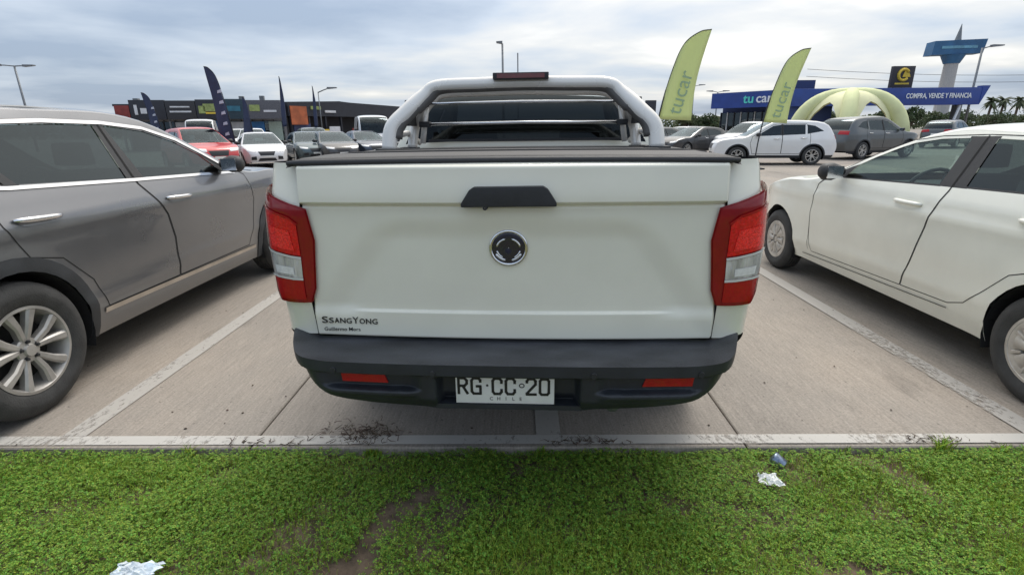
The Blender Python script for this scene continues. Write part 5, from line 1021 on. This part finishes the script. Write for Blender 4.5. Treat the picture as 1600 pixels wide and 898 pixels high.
# ------------------------------------------------------------------ lamp posts
def lamp_post(name, label, x, y, h, arms, rz=0, r0=.10, hl=.75):
    rt = empty(name, (x, y, 0), rz, label, 'lamp post', 'lamp posts'); MB().tube([(0, 0, 0), (0, 0, h)], [r0, r0*.7], 8).build('pole', STEEL, rt, smooth=True)
    for (dx, dz) in arms:
        MB().tube([(0, 0, h-.05), (dx*.6, 0, h+dz*.6), (dx, 0, h+dz)], .05, 6).build('arm', STEEL, rt, smooth=True)
        s = 1 if dx >= 0 else -1; hd = MB().prism([(dx-s*.1, h+dz-.07), (dx+s*hl, h+dz), (dx+s*hl, h+dz+.08), (dx-s*.1, h+dz+.10)], -.17, .17, 'y').build('lamp_head', STEEL, rt)
    return rt
lamp_post('lamp_post', 'double armed lamp post above the grey SUV roof', -41.35, 45, 6.85, [(-1.3, .05), (.9, -.05)])
lamp_post('lamp_post', 'lamp post with single head at the right end of the dealership', 35.8, 43.6, 6.95, [(.75, .12)])
lamp_post('lamp_post', 'short headed lamp post directly above the roll bar', -1.03, 37, 6.8, [(-.10, .04)], r0=.09, hl=.30)
MB_ = empty('mast', (-.03, 47, 0), 0, 'thin bare mast right of the lamp post above the roll bar', 'mast'); MB().tube([(0, 0, 0), (0, 0, 7.5)], .05, 6).build('pole', STEEL, MB_)
lamp_post('lamp_post', 'far lamp post between the two green flags, left one', 25.55, 80, 7.0, [(.8, .1), (-.8, .1)])
lamp_post('lamp_post', 'far lamp post between the two green flags, right one', 27.6, 76, 5.9, [(.8, .1), (-.8, .1)])
lamp_post('lamp_post', 'low far lamp post above the dark canopied shop', -18.4, 50, 4.85, [(1.0, .3)], r0=.06)
mo = empty('monolith_sign', (9.7, 40.0, 0), R(10), 'navy upright sign beside the right roll bar leg', 'sign'); box('sign_board', -.4, .4, -.1, .1, .4, 3.3, NAVY, mo, bevel=.03); box('plinth', -.5, .5, -.2, .2, 0, .4, STEEL, mo)
# overhead wires at far right
wr = empty('power_line', (0, 0, 0), 0, 'overhead wires crossing the sky at far right', 'wires')
for i, z_ in enumerate((9.8, 8.6)): MB().tube([(x_, 95+.1*x_, z_+.0008*(x_-90)**2) for x_ in np.linspace(52, 150, 14)], .035, 4).build('wire', BLACK, wr)

# ------------------------------------------------------------------ trees
BARK = mat('bark', (.11, .085, .065), .9, noise=.3, nscale=9, bump=.5, bscale=30); LEAF = leafmat('tree_leaf', (.050, .075, .035), .25, .8); LEAF2 = leafmat('tree_leaf_pale', (.085, .11, .055), .25, .8); PALML = leafmat('palm_leaf', (.060, .080, .040), .2, .7)
def tree(name, label, x, y, h, r_, m, n_=1400, ls=.16, seed=0):
    rt = empty(name, (x, y, 0), 0, label, 'tree', 'trees behind the lots'); g = np.random.default_rng(seed); tr = MB().tube([(0, 0, 0), (.05, .02, h*.3), (-.04, 0, h*.6)], [.16, .12, .06], 8)
    cl = []
    for k in range(11):
        a = g.uniform(0, 6.28); q = g.uniform(.15, .75)*r_; z_ = h*(.42+.50*g.random()); cl.append((q*math.cos(a), q*math.sin(a), z_, g.uniform(.28, .48)*r_)); tr.tube([(0, 0, h*.32), (q*.5*math.cos(a), q*.5*math.sin(a), (h*.35+z_)/2), (q*math.cos(a), q*math.sin(a), z_)], [.07, .04, .015], 5)
    tr.build('trunk', BARK, rt, smooth=True)
    ci = g.integers(0, len(cl), n_); c = np.array(cl)[ci]; d = g.normal(size=(n_, 3)); d /= np.linalg.norm(d, axis=1)[:, None]; P = c[:, :3]+d*(c[:, 3]*g.uniform(.55, 1.05, n_))[:, None]*[1, 1, .8]
    u = g.normal(size=(n_, 3)); u /= np.linalg.norm(u, axis=1)[:, None]; w_ = np.cross(u, g.normal(size=(n_, 3))); w_ /= np.linalg.norm(w_, axis=1)[:, None]; s = (ls*g.uniform(.6, 1.4, n_))[:, None]
    V = np.stack([P-u*s, P+w_*s*.5, P+u*s, P-w_*s*.5], 1).reshape(-1, 3); o = fast_mesh('crown', V, np.arange(n_*4).reshape(-1, 4), m); o.parent = rt
for i, (lb, x, y, h, r_, m) in enumerate([('dark tree left of the fascia wing at far right', 44.5, 66, 3.0, 1.8, LEAF), ('bushy tree under the lettered end of the blue fascia', 50.5, 70, 3.2, 2.2, LEAF), ('round tree right of the tent under the blue fascia', 41.0, 72, 3.0, 1.9, LEAF2), ('small dark tree just left of the lamp post at far right', 56.5, 74, 2.6, 2.2, LEAF),
    ('pale tree just behind the taller green flag', 20.6, 66, 2.9, 1.9, LEAF2), ('tree left of the blue dealership corner', 23.4, 68, 2.7, 1.8, LEAF), ('tree between the navy upright sign and the taller flag', 14.0, 62, 2.5, 1.6, LEAF), ('low tree between the far lamp posts', 26.5, 74, 2.6, 2.0, LEAF2),
    ('long low tree under the palms, left one', 70, 88, 2.9, 3.0, LEAF), ('long low tree under the palms, middle one', 76.5, 88, 2.8, 3.2, LEAF), ('long low tree under the palms, right one', 83, 88, 3.0, 3.2, LEAF), ('dark tree behind the raking post of the dealership', 63, 80, 2.7, 2.6, LEAF)]):
    tree('tree', lb, x, y, h, r_, m, seed=20+i)
def palm(label, x, y, h, seed):
    rt = empty('palm_tree', (x, y, 0), 0, label, 'palm tree', 'palms at the far right'); g = random.Random(seed); MB().tube([(0, 0, 0), (.15, 0, h*.5), (.3, 0, h)], [.30, .22, .20], 8).build('trunk', BARK, rt, smooth=True); mb = MB()
    for k in range(34):
        a = g.uniform(0, 6.28); el = g.uniform(-.9, 1.2); l = g.uniform(1.5, 2.2); pts = []
        for t in np.linspace(0, 1, 6): q = l*t; pts.append(Vector((.3+q*math.cos(a)*math.cos(el*(1-.4*t)), q*math.sin(a)*math.cos(el), h+q*math.sin(el)-1.1*t*t)))
        sd = Vector((-math.sin(a), math.cos(a), .15)); v = []
        for i, p in enumerate(pts): ww = .26*math.sin(math.pi*(.12+.85*i/5)); v += [p-sd*ww-Vector((0, 0, ww*.6)), p, p+sd*ww-Vector((0, 0, ww*.6))]
        mb.add(v, [q for i in range(5) for q in ((i*3, i*3+1, i*3+4, i*3+3), (i*3+1, i*3+2, i*3+5, i*3+4))])
    mb.build('crown', PALML, rt)
palm('leftmost palm beyond the lamp post', 96.2, 112, 5.6, 1); palm('second palm from the left beyond the lamp post', 100.4, 114, 5.8, 2); palm('third palm from the left, near the frame edge', 104.4, 115, 5.9, 3); palm('rightmost palm at the frame edge', 109, 116, 5.9, 4)

# far line of scrub along the horizon, one mass
n_ = 26000; g = np.random.default_rng(5); X = g.uniform(-190, 210, n_); base = 2.0+1.6*smooth_noise(X+400, X*0+3, .09, 61)+1.0*smooth_noise(X+400, X*0+9, .31, 62); Z = base*g.random(n_)**.7; Y = 150+g.uniform(-4, 4, n_)
P = np.stack([X, Y, Z], 1); u = g.normal(size=(n_, 3)); u /= np.linalg.norm(u, axis=1)[:, None]; w_ = np.cross(u, g.normal(size=(n_, 3))); w_ /= np.linalg.norm(w_, axis=1)[:, None]; s_ = g.uniform(.25, .6, n_)[:, None]
tag(fast_mesh('far_scrub', np.stack([P-u*s_, P+w_*s_*.6, P+u*s_, P-w_*s_*.6], 1).reshape(-1, 3), np.arange(n_*4).reshape(-1, 4), LEAF2), 'far off line of scrub along the horizon', 'scrub', kind='stuff')
